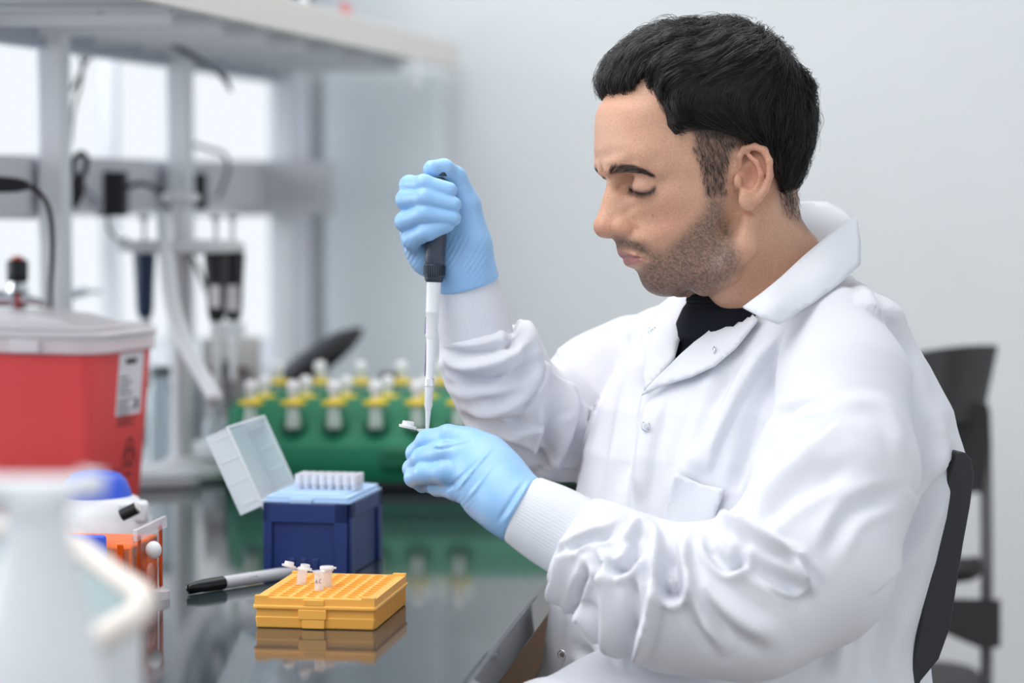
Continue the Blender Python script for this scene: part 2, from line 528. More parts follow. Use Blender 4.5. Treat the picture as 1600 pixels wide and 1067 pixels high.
# ---------------------------------------------------------------- yellow tube rack
M_yellow = mat('yellow_rack_plastic', srgb(255, 184, 86), 0.42, sss=0.25, bump=0.02)
A, B, Cc = TP(397, 981), TP(586, 986), TP(617, 943)
W = (B - A).length
rz = math.atan2(B.y - A.y, B.x - A.x)
DL = (Cc - B).length
rack = thing('tube_rack', 'bright yellow 96-hole tube rack at the front of the dark bench', 'tube rack', (A.x, A.y, ZB), rz)
HR = 0.0285
b = MB()
b.box(.0008, W - .0008, .0008, DL - .0008, 0, .0105, tx=.985, ty=.985)
b.build('base_tray', M_yellow, rack, bevel=.0012)
b = MB().box(.0018, W - .0018, .0018, DL - .0018, .0105, .0175)
for k in range(34):     # fine vertical ribs down the long side
    y = .006 + k * (DL - .012) / 33
    b.box(W - .0018, W - .0004, y, y + .0015, .0008, .0172)
b.build('wall', M_yellow, rack)
MB().prism(rrect(-.0012, W + .0012, -.0012, DL + .0012, .004), .0172, .0205).build('rim', M_yellow, rack, bevel=.0008)
# front latch
MB().box(W * .37, W * .60, -.0016, .003, .0085, .0172).box(W * .40, W * .585, -.0012, .003, 0.0005, .0085).box(W * .41, W * .58, -.001, .003, .0205, .0262).build('latch', M_yellow, rack, bevel=.0006)
# top deck with its 8 x 12 real holes
b = MB()
nx, ny = 8, 12
mx, my = .0065, .0065
px_ = (W - 2 * mx) / nx; py_ = (DL - 2 * my) / ny
zt = HR - .0015
hr = min(px_, py_) * .36
b.box(0.0005, W - .0005, .0005, my, .0200, zt).box(.0005, W - .0005, DL - my, DL - .0005, .0200, zt)
b.box(.0005, mx, my, DL - my, .0200, zt).box(W - mx, W - .0005, my, DL - my, .0200, zt)
seg = 20
for i in range(nx):
    for j in range(ny):
        cx, cy = mx + (i + .5) * px_, my + (j + .5) * py_
        V = []
        for k in range(seg):
            a = 2 * math.pi * (k + .5) / seg
            c_, s_ = math.cos(a), math.sin(a)
            m_ = max(abs(c_), abs(s_))
            V.append((cx + c_ / m_ * px_ / 2, cy + s_ / m_ * py_ / 2, zt))
        for rr, z in ((hr * 1.12, zt), (hr * 1.12, zt + .0006), (hr, zt + .0006), (hr * .92, .006), (0.0001, .006)):
            for k in range(seg):
                a = 2 * math.pi * (k + .5) / seg
                V.append((cx + rr * math.cos(a), cy + rr * math.sin(a), z))
        F = []
        for q in range(5):
            for k in range(seg):
                k2 = (k + 1) % seg
                F.append((q * seg + k, q * seg + k2, (q + 1) * seg + k2, (q + 1) * seg + k))
        b.add(V, F)
# corner lugs
for x, y in ((0.0005, 0.0005), (W - .0125, .0005), (.0005, DL - .0065), (W - .0125, DL - .0065)):
    b.box(x, x + .012, y, y + .006, zt, zt + .0018)
b.build('hole_deck', M_yellow, rack, smooth=35)

# ---------------------------------------------------------------- small tubes
M_clear = mat('clear_polypropylene', (0.93, 0.95, 0.98, 1), 0.12, alpha=0.42, ior=1.4)
M_clear_cap = mat('clear_cap', (0.95, 0.94, 0.97, 1), 0.15, alpha=0.62, ior=1.4)
M_ink = mat('blue_black_ink', srgb(30, 32, 60), 0.7, var=0.05)


def tube_thing(loc, rot, label, scale=1.0, mark=False, open_cap=True):
    t = thing('microtube', label, 'microtube', loc, 0)
    t.rotation_euler = rot
    s = scale
    MB().lathe([(.0012 * s, -.024 * s), (.0028 * s, -.021 * s), (.0044 * s, -.011 * s), (.0047 * s, .0072 * s), (.0060 * s, .0075 * s), (.0060 * s, .0090 * s), (.0050 * s, .0092 * s), (.0042 * s, .0085 * s), (.0040 * s, -.010 * s), (.0008 * s, -.022 * s)], n=24).build('tube_body', M_clear, t, smooth=50)
    if open_cap:
        cp = MB()
        M = Matrix.Translation((-.0135 * s, 0, .0098 * s)) @ Matrix.Rotation(math.radians(8), 4, 'Y')
        cp.lathe([(.0001, 0), (.0064 * s, 0), (.0066 * s, .0016 * s), (.0046 * s, .0018 * s), (.0043 * s, .0048 * s), (.0036 * s, .0048 * s), (.0034 * s, .0012 * s), (.0001, .0012 * s)], M, 24)
        c_ = cp.build('cap', M_clear_cap, t, smooth=50)
        MB().box(-.0085 * s, -.005 * s, -.0018 * s, .0018 * s, .0084 * s, .0092 * s).build('hinge', M_clear_cap, t)
    else:
        cp = MB().lathe([(.0001, .0118 * s), (.0060 * s, .0118 * s), (.0066 * s, .0112 * s), (.0066 * s, .0092 * s), (.0001, .0092 * s)], None, 24)
        cp.build('cap', M_clear_cap, t, smooth=50)
        MB().box(.0060 * s, .0085 * s, -.0015 * s, .0015 * s, .0095 * s, .0110 * s).build('cap_tab', M_clear_cap, t)
    if mark:
        MA = MB()
        # "AC" written by hand on the front of the tube wall
        def st(pts):
            MA.tube([(x * s * .0038, -.0047 * s - .0001, z * s * .0038) for x, z in pts], .00022 * s, 5, smooth=1)
        st([(-.75, -.6), (-.45, .5), (-.15, -.6)]); st([(-.62, -.15), (-.28, -.15)])
        st([(.75, .4), (.45, .5), (.25, 0), (.45, -.5), (.75, -.4)])
        MA.build('handwriting', M_ink, t)
    return t


rackM = Matrix.Translation(rack.location) @ Matrix.Rotation(rz, 4, 'Z')
def hole(i, j):
    return rackM @ Vector((mx + (i + .5) * px_, my + (j + .5) * py_, zt))
p = hole(3, 3); tube_thing((p.x, p.y, p.z + .009), (0, 0, rz), 'clear open microtube with handwritten letters standing in the yellow rack, nearest the front', .98, True, True)
p = hole(3, 5); tube_thing((p.x + .002, p.y, p.z + .007), (0, 0, rz), 'clear closed microtube in the yellow rack right behind the lettered tube', 1.0, False, False)
p = hole(1, 6); tube_thing((p.x, p.y, p.z + .0055), (0, 0.1, rz + .5), 'clear microtube with a raised cap at the left edge of the yellow rack', 1.0, False, True)

# ---------------------------------------------------------------- marker pen
a_, b_ = TP(292, 930, ZB), TP(462, 903, ZB)
dm = (b_ - a_); Lm = .142; dm.normalize()
mk = thing('marker_pen', 'permanent marker with black cap and light grey barrel lying on the bench', 'marker pen', (a_.x, a_.y, ZB + .0066), math.atan2(dm.y, dm.x))
RX = Matrix.Rotation(math.pi / 2, 4, 'Y')
MB().lathe([(.0020, 0), (.0036, .0015), (.0042, .006), (.0055, .012), (.0064, .022), (.0066, .046)], RX, 24).box(.004, .042, -.0015, .0015, -.0064, -.0045, Matrix.Rotation(math.radians(25), 4, 'X')).build('pen_cap', M_black_gloss, mk, smooth=50)
MB().lathe([(.0060, .046), (.0062, .047), (.0060, .120), (.0045, .138), (.0030, Lm)], RX, 24).build('barrel', mat('grey_barrel', srgb(196, 196, 202), .4, bump=.02), mk, smooth=50)
b = MB()
random.seed(5)
x = .060
for k in range(9):      # printed lettering band on the barrel, unreadably small in the photo
    w = .0010 + random.random() * .0018
    if k not in (4,):
        b.box(x, x + w, -.0009, .0007, .0059, .00605, Matrix.Rotation(math.radians(62), 4, 'X'))
    x += w + .0008
b.build('print', M_black, mk)

# ---------------------------------------------------------------- blue tip box with open clear lid
M_tipblue = mat('navy_tip_box', srgb(32, 54, 112), 0.38, bump=0.03, var=.04)
M_tipdark = mat('navy_tip_box_recess', srgb(20, 46, 112), 0.3, bump=0.02)
M_paleblue = mat('pale_blue_tray', srgb(178, 208, 242), 0.4, sss=.1, bump=0.02)
A, B, Cc = TP(412, 897), TP(545, 901), TP(572, 873)
W = (B - A).length; DL = .128
rzb = math.atan2(B.y - A.y, B.x - A.x)
box = thing('pipette_tip_box', 'navy blue pipette tip box with pale blue deck and open clear lid', 'tip box', (A.x, A.y, ZB), rzb)
H = .0735
b = MB()
b.prism(rrect(.0, W, .0, DL, .003, 3), 0, H)
bd = b.build('box_body', M_tipblue, box, bevel=.0012)
# raised frame on the front around a sunken panel, with foot notches
b = MB()
fx0, fx1 = W * .11, W * .84
b.box(.0006, fx0, -.0035, .0005, .0, H - .001).box(fx1, W - .0006, -.0035, .0005, 0, H - .001).box(.0006, W - .0006, -.0035, .0005, H * .72, H - .001)
for k in range(3):
    b.box(W * (.30 + k * .14), W * (.37 + k * .14), -.002, .0005, .004, .017)
b.build('front_frame', M_tipblue, box, bevel=.001)
b = MB()
b.box(W - .0005, W + .0030, .0, .016, 0, H - .001).box(W - .0005, W + .0030, DL - .016, DL, 0, H - .001).box(W - .0005, W + .003, 0, DL, H * .78, H - .001)
b.build('side_frame', M_tipblue, box, bevel=.001)
b = MB().prism(rrect(.002, W - .0005, .001, DL - .002, .003, 3), H, H + .0055)
for j in range(12):
    y = .011 + j * (DL - .022) / 11
    b.box(.008, W - .008, y - .0022, y + .0022, H + .0055, H + .0068)
b.build('deck', M_paleblue, box, bevel=.0008)
MB().box(W * .32, W * .58, -.0035, .001, H - .001, H + .0035).build('latch', M_paleblue, box, bevel=.0006)
MB().box(-.001, W + .002, -.001, .0015, H - .0005, H + .0012).box(W - .001, W + .002, .0, DL, H - .0005, H + .0012).build('deck_rim', M_paleblue, box)
# lid
M_frost = mat('frosted_clear_plastic', (0.86, 0.93, 0.98, 1), 0.35, alpha=0.42, ior=1.4)
M_frost_rib = mat('frosted_rib', (0.93, 0.97, 1, 1), 0.35, alpha=0.65, ior=1.4)
ang = math.radians(115)
lid = bpy.data.objects.new('lid', None); lid.empty_display_size = .02
LW, LH, t_ = .086, .0265, .0012
Ml = Matrix.Translation((.000, 0, H - .004)) @ Matrix.Rotation(-ang, 4, 'Y')
b = MB()
# local: x along lid from hinge, z = depth of the tray (outwards)
b.box(0, LW, 0, DL, LH - t_, LH, Ml)                 # outer panel
b.box(0, LW, 0, t_, 0, LH, Ml).box(0, LW, DL - t_, DL, 0, LH, Ml)
b.box(LW - t_, LW, 0, DL, 0, LH, Ml).box(0, t_, 0, DL, 0, LH, Ml)
ld = b.build('lid', M_frost, box, bevel=.0004)
b = MB()
b.box(-.0015, LW + .001, -.001, .0006, -.0004, .0016, Ml).box(-.0015, LW + .001, DL - .0006, DL + .001, -.0004, .0016, Ml).box(LW - .0004, LW + .0012, 0, DL, -.0004, .0016, Ml)
for k in range(4):
    x = LW * (.10 + .27 * k)
    b.box(x, x + .0009, -.0006, .0, .003, LH - .005, Ml).box(x, x + .0009, DL - t_ - .0006, DL - t_, .003, LH - .008, Ml)
rb = b.build('rib', M_frost_rib, box); rb.parent = ld
MB().box(-.006, .006, .004, .016, -.003, .004, Ml).box(-.006, .006, DL - .016, DL - .004, -.003, .004, Ml).build('hinge', M_frost_rib, box, bevel=.0008)
del lid
# standing tips at the back of the deck
M_tip = mat('tip_polypropylene', (0.9, 0.9, 0.95, 1), 0.3, alpha=0.8, sss=.1)
boxM = Matrix.Translation(box.location) @ Matrix.Rotation(rzb, 4, 'Z')
tm = None
pitch = (W - .016) / 8.0 * .90
for j in range(3):
    for i in range(8):
        q = boxM @ Vector((.0235 + i * pitch * 1.02 - .001, DL * .40 + j * .0125, H + .0066))
        if tm is None:
            tm = MB().lathe([(.0022, 0), (.0029, .0018), (.0033, .0055), (.0038, .006), (.0039, .0155), (.0034, .0158), (.0030, .007), (.0002, .006)], n=14).build('pipette_tip', M_tip, None)
            o = tm
        else:
            o = tm.copy(); link(o)
        o.location = q
        tag(o, '%s frosted pipette tip in the %s row on the pale blue deck' % (['leftmost', 'second', 'third', 'fourth', 'fifth', 'sixth', 'seventh', 'rightmost'][i], ['nearest', 'middle', 'rear'][j]), 'pipette tip', 'pipette tips in the navy tip box')

# ---------------------------------------------------------------- green rack with vials
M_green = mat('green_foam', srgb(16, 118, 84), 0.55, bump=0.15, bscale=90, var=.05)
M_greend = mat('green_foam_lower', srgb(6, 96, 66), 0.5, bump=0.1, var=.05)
gx0, gx1 = (352 - 800) / FPX * 3.28, .16
gy = 3.24
gr = thing('vial_holder', 'long green foam vial holder with stepped rows at the back of the bench', 'vial holder', (gx0, gy, ZB + .001), math.radians(-1.0))
GL = gx1 - gx0
# stepped profile (y, z), extruded along x
def zpy(py, d):
    return P(800, py, d).z - ZB
prof = [(0.012, 0), (.0, .018), (-.004, .040), (.000, .062), (.010, .067), (.020, .074), (.030, .092), (.038, .108), (.045, .113), (.19, .118), (.215, .105), (.22, 0)]
MX = Matrix(((0, 0, 1, 0), (1, 0, 0, 0), (0, 1, 0, 0), (0, 0, 0, 1)))
b = MB()
NS = 9
rings = []
for i in range(NS + 1):
    t = i / NS
    x = t * .05
    k = math.sin(math.acos(max(0, 1 - t))) if t < 1 else 1.0
    rings.append((x, .80 + .20 * k))
rings.append((GL, 1.0))
V = []; F = []
n = len(prof)
for x, k in rings:
    for (y, z) in prof:
        V.append((x, .10 + (y - .10) * k, z * (.86 + .14 * (k - .8) / .2)))
for i in range(len(rings) - 1):
    for j in range(n):
        j2 = (j + 1) % n
        F.append((i * n + j, i * n + j2, (i + 1) * n + j2, (i + 1) * n + j))
F.append(tuple(range(n))); F.append(tuple(reversed(range((len(rings) - 1) * n, len(rings) * n))))
b.add(V, F)
b.build('foam_block', M_green, gr, smooth=50, bevel=.006, bseg=3)
MB().box(.055, GL, .004, .20, -.0, .022).build('base_strip', M_black, gr, bevel=.004)
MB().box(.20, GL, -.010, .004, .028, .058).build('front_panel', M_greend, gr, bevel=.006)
grM = Matrix.Translation(gr.location) @ Matrix.Rotation(math.radians(-1.0), 4, 'Z')
grI = grM.inverted()
M_vial = mat('white_stopper', srgb(238, 238, 240), .35, bump=.02)
M_vyel = mat('yellow_collar', srgb(244, 212, 40), .4, bump=.02)
M_vbody = mat('vial_body', srgb(205, 222, 212), .25, alpha=.9)
rows = [('front', [(392, 560), (458, 560)], [392, 458, 522, 587, 652, 717], 627, 3.255, 1.0),
        ('middle', None, [414, 478, 541, 606, 668, 732], 619, 3.33, .95),
        ('back', None, [435, 500, 563, 627, 690], 595, 3.42, 1.12)]
vn = 0
proto = None
for rn, _, xs, pyc, d, hs in rows:
    for k, x in enumerate(xs):
        c = P(x, pyc, d)
        body_h = .026 if rn == 'front' else .030
        t = thing('vial', '', 'vial', c, 0, 'white-stoppered vials in the %s row of the green holder' % rn)
        t['label'] = '%s yellow-collared vial in the %s row of the green holder' % (['leftmost', 'second from left', 'third from left', 'fourth from left', 'fifth from left', 'sixth from left'][k], rn)
        if proto is None:
            b1 = MB().lathe([(.0085, -.034), (.0098, -.030), (.0075, -.010), (.0070, -.001)], n=18).build('vial_body', M_vbody, t, smooth=50)
            b2 = MB().lathe([(.006, -.002), (.0125, -.0045), (.0140, -.003), (.0135, .0005), (.006, .003)], n=18).box(-.016, .016, -.004, .004, -.0035, .0005).build('collar', M_vyel, t, smooth=50)
            b3 = MB().lathe([(.0048, .002), (.0050, .008), (.0072, .011), (.0082, .016), (.0078, .023), (.005, .0265), (.0005, .0275)], n=18).build('stopper', M_vial, t, smooth=50)
            proto = t
        else:
            for ch in proto.children:
                c2 = ch.copy(); link(c2); c2.parent = t
        if rn == 'front':     # dark sockets the front vials stand in
            q = grI @ Vector((c.x, c.y, 0))
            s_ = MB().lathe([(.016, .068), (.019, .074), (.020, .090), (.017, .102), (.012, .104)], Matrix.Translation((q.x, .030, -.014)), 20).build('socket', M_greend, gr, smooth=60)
        t['row'] = rn
for o in list(scene.objects):
    if 'row' in o.keys():
        del o['row']

# black padded ring behind the holder
t = thing('black_headset', 'large black curved padded rest behind the green holder, tilted up right', 'curved rest', P(490, 600, 3.75))
t.location.z = ZB
L = t.location
pts = [P(x, y, d) - L for x, y, d in ((440, 602, 3.7), (452, 584, 3.68), (485, 562, 3.7), (520, 542, 3.75), (545, 530, 3.8))]
b = MB()
pr = [(0, 0), (.25, .020), (.55, .028), (.8, .026), (1, .012)]
V = []; F = []
rad = Matrix.Rotation(math.radians(0), 4, 'Z')
e0 = P(432, 612, 3.70) - L; e1 = P(547, 527, 3.86) - L
ax = (e1 - e0); LL = ax.length; ax.normalize()
nrm = ax.cross(Vector((0, 1, 0))).normalized()
if nrm.z < 0: nrm = -nrm
side = nrm.cross(ax)
Mr = Matrix((( ax.x, side.x, nrm.x, e0.x), (ax.y, side.y, nrm.y, e0.y), (ax.z, side.z, nrm.z, e0.z), (0, 0, 0, 1)))
b.ball((LL * .5, 0, 0), (LL * .52, .075, .020), 28, 12, Mr)
b.build('pad', M_rubber, t, smooth=180)
MB().ball((LL * .48, 0, .007), (LL * .46, .062, .018), 28, 12, Mr).build('cushion', mat('grey_rubber', srgb(70, 72, 80), .5, bump=.05), t, smooth=180)
MB().cyl((-.012, 0, .006), (-.01, 0, .06), .035, .018).build('foot', M_rubber, t)
t = thing('black_bottle_cap', 'small black lid standing up behind the right vials of the green holder', 'lid', P(608, 600, 3.6))
t.location.z = ZB
hz = P(608, 583, 3.6).z - ZB
MB().lathe([(.020, 0), (.021, hz * .8), (.012, hz * .86), (.012, hz * .88)], n=20).build('bottle', mat('amber_grey_bottle', srgb(150, 160, 165), .2, bump=.02), t)
MB().lathe([(.0135, hz * .86), (.0135, hz), (.010, hz + .001)], n=20).build('lid', M_black, t)

# ---------------------------------------------------------------- red sharps container
M_red = mat('red_translucent_plastic', srgb(240, 82, 84), 0.45, sss=.3, bump=.03, bscale=60)
M_lidp = mat('clear_lid_plastic', (0.96, 0.90, 0.93, 1), 0.35, alpha=.72, sss=.1)
M_label = mat('white_label', srgb(238, 232, 238), .6, var=.02)
M_redlab = mat('orange_red_label', srgb(214, 60, 40), .6, var=.02)
sd_ = 2.86
# front right bottom corner of the body at pixel (150, ~), rotated about z
cr = TP(150, 838)
sc_ = thing('sharps_container', 'red plastic sharps container with a clear lid, left side of the bench', 'sharps container', (cr.x, cr.y, ZB), math.radians(-20))
# local: x to the left is negative (front face), y into depth
sw, sdp, sh_ = .27, .15, .2135
def rr_(g, r=.022):
    return rrect(-sw - g, g, -g, sdp + g, r + g)
b = MB()
lv = [(0, -.020), (.004, -.018), (sh_ * .5, -.009), (sh_, 0.0)]
V = []; F = []
for z, g in lv:
    for x, y in rr_(g, .022): V.append((x, y, z))
n = len(rr_(0))
for i in range(len(lv) - 1):
    for j in range(n):
        F.append((i * n + j, i * n + (j + 1) % n, (i + 1) * n + (j + 1) % n, (i + 1) * n + j))
F.append(tuple(reversed(range(n)))); F.append(tuple(range((len(lv) - 1) * n, len(lv) * n)))
b.add(V, F); b.build('bin_body', M_red, sc_, smooth=50)
b = MB().prism(rr_(.006, .024), sh_ - .012, sh_ + .010).prism(rr_(.009, .026), sh_ + .006, sh_ + .014)
b.build('lid_rim', M_lidp, sc_, bevel=.003)
b = MB().prism(rr_(-.012), sh_ + .014, sh_ + .019)
b.build('lid', M_lidp, sc_, bevel=.002)
b = MB()
V = []; F = []
lx = [(-.235, .006), (-.20, .014), (-.13, .016), (-.07, .011), (-.035, .002)]
for x, z in lx:
    for y in (.03, .125): V.append((x, y, sh_ + .017 + z))
for x, z in lx:
    for y in (.03, .125): V.append((x, y, sh_ + .015))
m_ = len(lx)
for i in range(m_ - 1):
    F += [(2 * i, 2 * i + 2, 2 * i + 3, 2 * i + 1), (2 * m_ + 2 * i, 2 * m_ + 2 * i + 1, 2 * m_ + 2 * i + 3, 2 * m_ + 2 * i + 2),
          (2 * i, 2 * m_ + 2 * i, 2 * m_ + 2 * i + 2, 2 * i + 2), (2 * i + 1, 2 * i + 3, 2 * m_ + 2 * i + 3, 2 * m_ + 2 * i + 1)]
F += [(0, 1, 2 * m_ + 1, 2 * m_), (2 * m_ - 2, 4 * m_ - 2, 4 * m_ - 1, 2 * m_ - 1)]
b.add(V, F); b.build('lid_flap', M_lidp, sc_, bevel=.004)
# rim tabs
for x in (-.19, -.10):
    MB().box(x, x + .035, -.0105, -.006, sh_ - .010, sh_ + .004).build('lid_tab', M_lidp, sc_, bevel=.001)
# label on the right side face: local frame u = +y, z up, standing .6 mm proud, following the taper
def sidept(u, z, o=.0008):
    g = -.020 + .020 * min(1, z / sh_)
    return (g + o, u, z)
def sidequad(b, u0, u1, z0, z1, o=.0008, slant=0.0):
    b.add([sidept(u0, z0, o), sidept(u1, z0, o), sidept(u1, z1, o), sidept(u0, z1, o), sidept(u0, z0, o - .0006), sidept(u1, z0, o - .0006), sidept(u1, z1, o - .0006), sidept(u0, z1, o - .0006)],
          [(0, 1, 2, 3), (7, 6, 5, 4), (0, 4, 5, 1), (1, 5, 6, 2), (2, 6, 7, 3), (3, 7, 4, 0)])
lb = MB(); sidequad(lb, .060, .118, .110, .200); lo = lb.build('label', M_label, sc_)
lb = MB()
random.seed(3)
sidequad(lb, .076, .100, .187, .193, .0014)
for k in range(4): sidequad(lb, .064, .064 + .012 + random.random() * .03, .171 - k * .006, .1728 - k * .006, .0013)
for k in range(9): sidequad(lb, .064, .085 + random.random() * .025, .146 - k * .0037, .1472 - k * .0037, .0013)
sidequad(lb, .104, .110, .134, .146, .0014)
lp = lb.build('print', M_black, sc_); lp.parent = lo
lb = MB(); sidequad(lb, .056, .118, .048, .106); l2 = lb.build('hazard_label', M_redlab, sc_)
# biohazard mark
mb_ = MB()
cu, cz = .098, .082
for k in range(3):
    a0 = math.radians(90 + 120 * k)
    c_u, c_z = cu + .0075 * math.cos(a0), cz + .0095 * math.sin(a0)
    pts = []
    for q in range(13):
        a = a0 + math.pi + math.radians(40 + q * (280 / 12))
        pts.append(sidept(c_u + .0075 * math.cos(a), c_z + .0095 * math.sin(a), .0012))
    mb_.tube(pts, .0011, 5, smooth=1)
pts = [sidept(cu + .006 * math.cos(q * math.pi / 8), cz + .0075 * math.sin(q * math.pi / 8), .0012) for q in range(16)]
mb_.tube(pts, .0008, 5, closed=True, smooth=1)
for k in range(4): sidequad(mb_, .060, .082, .066 - k * .0035, .0672 - k * .0035, .0013)
sidequad(mb_, .090, .106, .055, .060, .0013)
mk2 = mb_.build('hazard_symbol', M_black, sc_); mk2.parent = l2

# ---------------------------------------------------------------- pipette stand
M_stand = mat('stand_plastic', srgb(214, 214, 218), .4, bump=.02)
M_pipb = mat('pipette_dark_blue', srgb(30, 52, 84), .35, bump=.02)
st = thing('pipette_stand', 'grey-white pipette carousel stand with hanging pipettes behind the red container', 'pipette stand', (P(285, 700, 3.42).x, P(285, 700, 3.42).y, ZB))
L = st.location
D0 = 3.42
def zz(py, d=D0): return P(285, py, d).z - L.z
MB().lathe([(.070, 0), (.074, .006), (.070, .014), (.03, .020), (.017, .03)], n=36).build('base', M_stand, st)
MB().lathe([(.015, .02), (.013, zz(500)), (.012, zz(330))], n=24).build('post', M_stand, st)
MB().lathe([(.012, zz(335)), (.014, zz(322)), (.027, zz(312)), (.025, zz(303)), (.010, zz(298)), (.0005, zz(297))], n=28).build('knob', M_stand, st)
MB().lathe([(.018, zz(398)), (.084, zz(392)), (.086, zz(383)), (.078, zz(376)), (.018, zz(380))], n=36).build('carousel', M_stand, st)
def hang_pip(px, py0, py1, d, w, m, lb):
    t = thing('pipette', lb, 'pipette', P(px, (py0 + py1) / 2, d))
    Lh = t.location
    z = lambda y: P(px, y, d).z - Lh.z
    h = py1 - py0
    MB().lathe([(w * .55, z(py1)), (w * .75, z(py1 - h * .12)), (w * .85, z(py1 - h * .5)), (w, z(py0 + h * .15)), (w * .9, z(py0))], n=20).build('handle', m, t, smooth=50)
    MB().lathe([(.0028, z(py0)), (.0028, z(py0 - 38)), (.008, z(py0 - 44)), (.0075, z(py0 - 49))], n=16).build('plunger', M_stand, t, smooth=50)
    MB().lathe([(.0035, z(py1 + 95)), (.005, z(py1 + 60)), (.0075, z(py1 + 20)), (.008, z(py1))], n=16).build('shaft', M_white_pl, t, smooth=50)
    return t, Lh, z
hang_pip(226, 385, 497, 3.50, .0155, M_pipb, 'dark blue pipette hanging on the left of the carousel stand')
t, Lh, z = hang_pip(338, 385, 502, 3.38, .016, M_black, 'black pipette with a pale label hanging right of the stand post')
MB().box(-.0065, .0065, -.0168, -.0150, z(480), z(445)).build('label', M_label, t)
t, Lh, z = hang_pip(364, 385, 500, 3.46, .0165, M_black, 'black pipette with a pale label hanging furthest right on the stand')
MB().box(-.009, .009, -.0168, -.0150, z(485), z(445)).build('label', M_label, t)
# white swan-neck arm slanting down to the right
o = MB().tube([P(256, 335, 3.38), P(260, 400, 3.32), P(268, 470, 3.30), P(288, 535, 3.28), P(318, 590, 3.24), P(338, 625, 3.20)], [.010, .010, .0105, .0105, .010, .0095], 14).build_world('flexible_hose', M_white_pl, None, smooth=180)
tag(o, 'thick white hose curving down from the stand top to the green holder', 'hose')
# white boxes and dispenser behind
t = thing('bottle_dispenser', 'pale grey dispenser with a brown bar and clamp behind the hose', 'dispenser', (P(360, 600, 3.8).x, P(360, 600, 3.8).y, ZB))
L = t.location
dz = lambda py: P(360, py, 3.8).z - L.z
MB().box(-.040, .040, -.02, .06, 0, dz(528)).build('dispenser_body', M_offwhite, t, bevel=.006)
MB().box(-.034, .030, -.026, -.020, dz(582), dz(572)).build('bar', mat('brown_bar', srgb(130, 84, 82), .5, var=.1), t)
MB().box(-.008, .004, -.034, -.020, dz(640), dz(560)).box(.024, .031, -.030, -.020, dz(620), dz(575)).build('clamp', mat('grey_clamp', srgb(120, 118, 124), .5, bump=.03), t)
MB().lathe([(.02, dz(530)), (.02, dz(506)), (.012, dz(504))], Matrix.Translation((0, 0.02, 0)), 20).build('cap', M_white_pl, t)

random.seed(11)
clut = [(250, 760, .050, .030, .020, srgb(216, 220, 226), 'white folded paper lying beside the red container'),
        (338, 716, .035, .03, .024, srgb(228, 230, 234), 'pale plastic box on the bench left of the green holder')]
for k, (px, py, w, dpt, h, c, lb) in enumerate(clut):
    q = TP(px, py)
    o = MB().prism(rrect(-w, w, -dpt, dpt, .012), 0, h).build('folded_paper' if k == 0 else 'plastic_box', mat('pale_%d' % k, c, .5, var=.03), None, bevel=.004)
    o.location = (q.x, q.y, ZB); o.rotation_euler.z = .3 - k * .5
    tag(o, lb, 'paper' if k == 0 else 'box')
# clear flasks in a row, a few soft vertical glints behind the post
M_cg = mat('clear_glass', (.85, .92, .95, 1), .03, trans=.9, ior=1.3)
for k, (px, py, h, r, lb) in enumerate([(252, 735, .13, .018, 'clear glass cylinder between the red container and the stand post'),
                                        (328, 700, .10, .020, 'clear glass jar right of the stand post'),
                                        (338, 715, .06, .018, 'short clear glass jar in front of the pale dispenser')]):
    t = thing('glass_jar', lb, 'jar', (TP(px, py).x, TP(px, py).y, ZB))
    MB().lathe([(r * .9, 0), (r, .004), (r, h * .8), (r * .7, h * .92), (r * .7, h), (r * .62, h), (r * .62, h * .9), (r * .9, h * .78), (r * .9, .006), (.0005, .006)], n=24).build('jar_body', M_cg, t, smooth=50)
    MB().lathe([(r * .78, h), (r * .78, h + .012), (r * .5, h + .013)], n=20).build('stopper', mat('grey_stopper_%d' % k, srgb(104 + 30 * k, 108 + 30 * k, 112 + 30 * k), .5, bump=.03), t)

# ---------------------------------------------------------------- mini centrifuge (blue lid)
M_blue = mat('bright_blue_plastic', srgb(54, 92, 214), .38, bump=.03, sss=.05)
q = TP(150, 905)
mc = thing('mini_centrifuge', 'small white centrifuge with a bright blue dome lid behind the orange tank', 'centrifuge', (q.x, q.y, ZB), math.radians(8))
dq = q.y
zq = lambda py: P(150, py, dq + .07).z - ZB
Mq = Matrix.Translation((0, .07, 0))
MB().lathe([(.052, 0), (.056, .01), (.056, zq(812)), (.042, zq(780)), (.034, zq(776))], Mq, 36).build('housing', M_white_pl, mc, bevel=.002)
MB().lathe([(.036, zq(779)), (.0345, zq(768)), (.030, zq(752)), (.0235, zq(742)), (.016, zq(739)), (.012, zq(741)), (.0005, zq(742))], Mq, 36).build('dome_lid', M_blue, mc, smooth=60)
MB().box(.018, .052, .03, .05, zq(815), zq(780)).build('lid_arm', M_white_pl, mc, bevel=.004)
kn = P(208, 799, dq + .03) - Vector((q.x, q.y, ZB))
kn = Matrix.Rotation(-math.radians(8), 4, 'Z') @ kn
MB().cyl(kn + Vector((-.012, .0, -.004)), kn + Vector((.004, -.003, .004)), .0062, .0062, 18).build('knob', M_black, mc, bevel=.0008)
MB().cyl(kn + Vector((.004, -.003, .004)), kn + Vector((.0055, -.0033, .0048)), .0052, .0052, 18).build('knob_face', M_offwhite, mc)

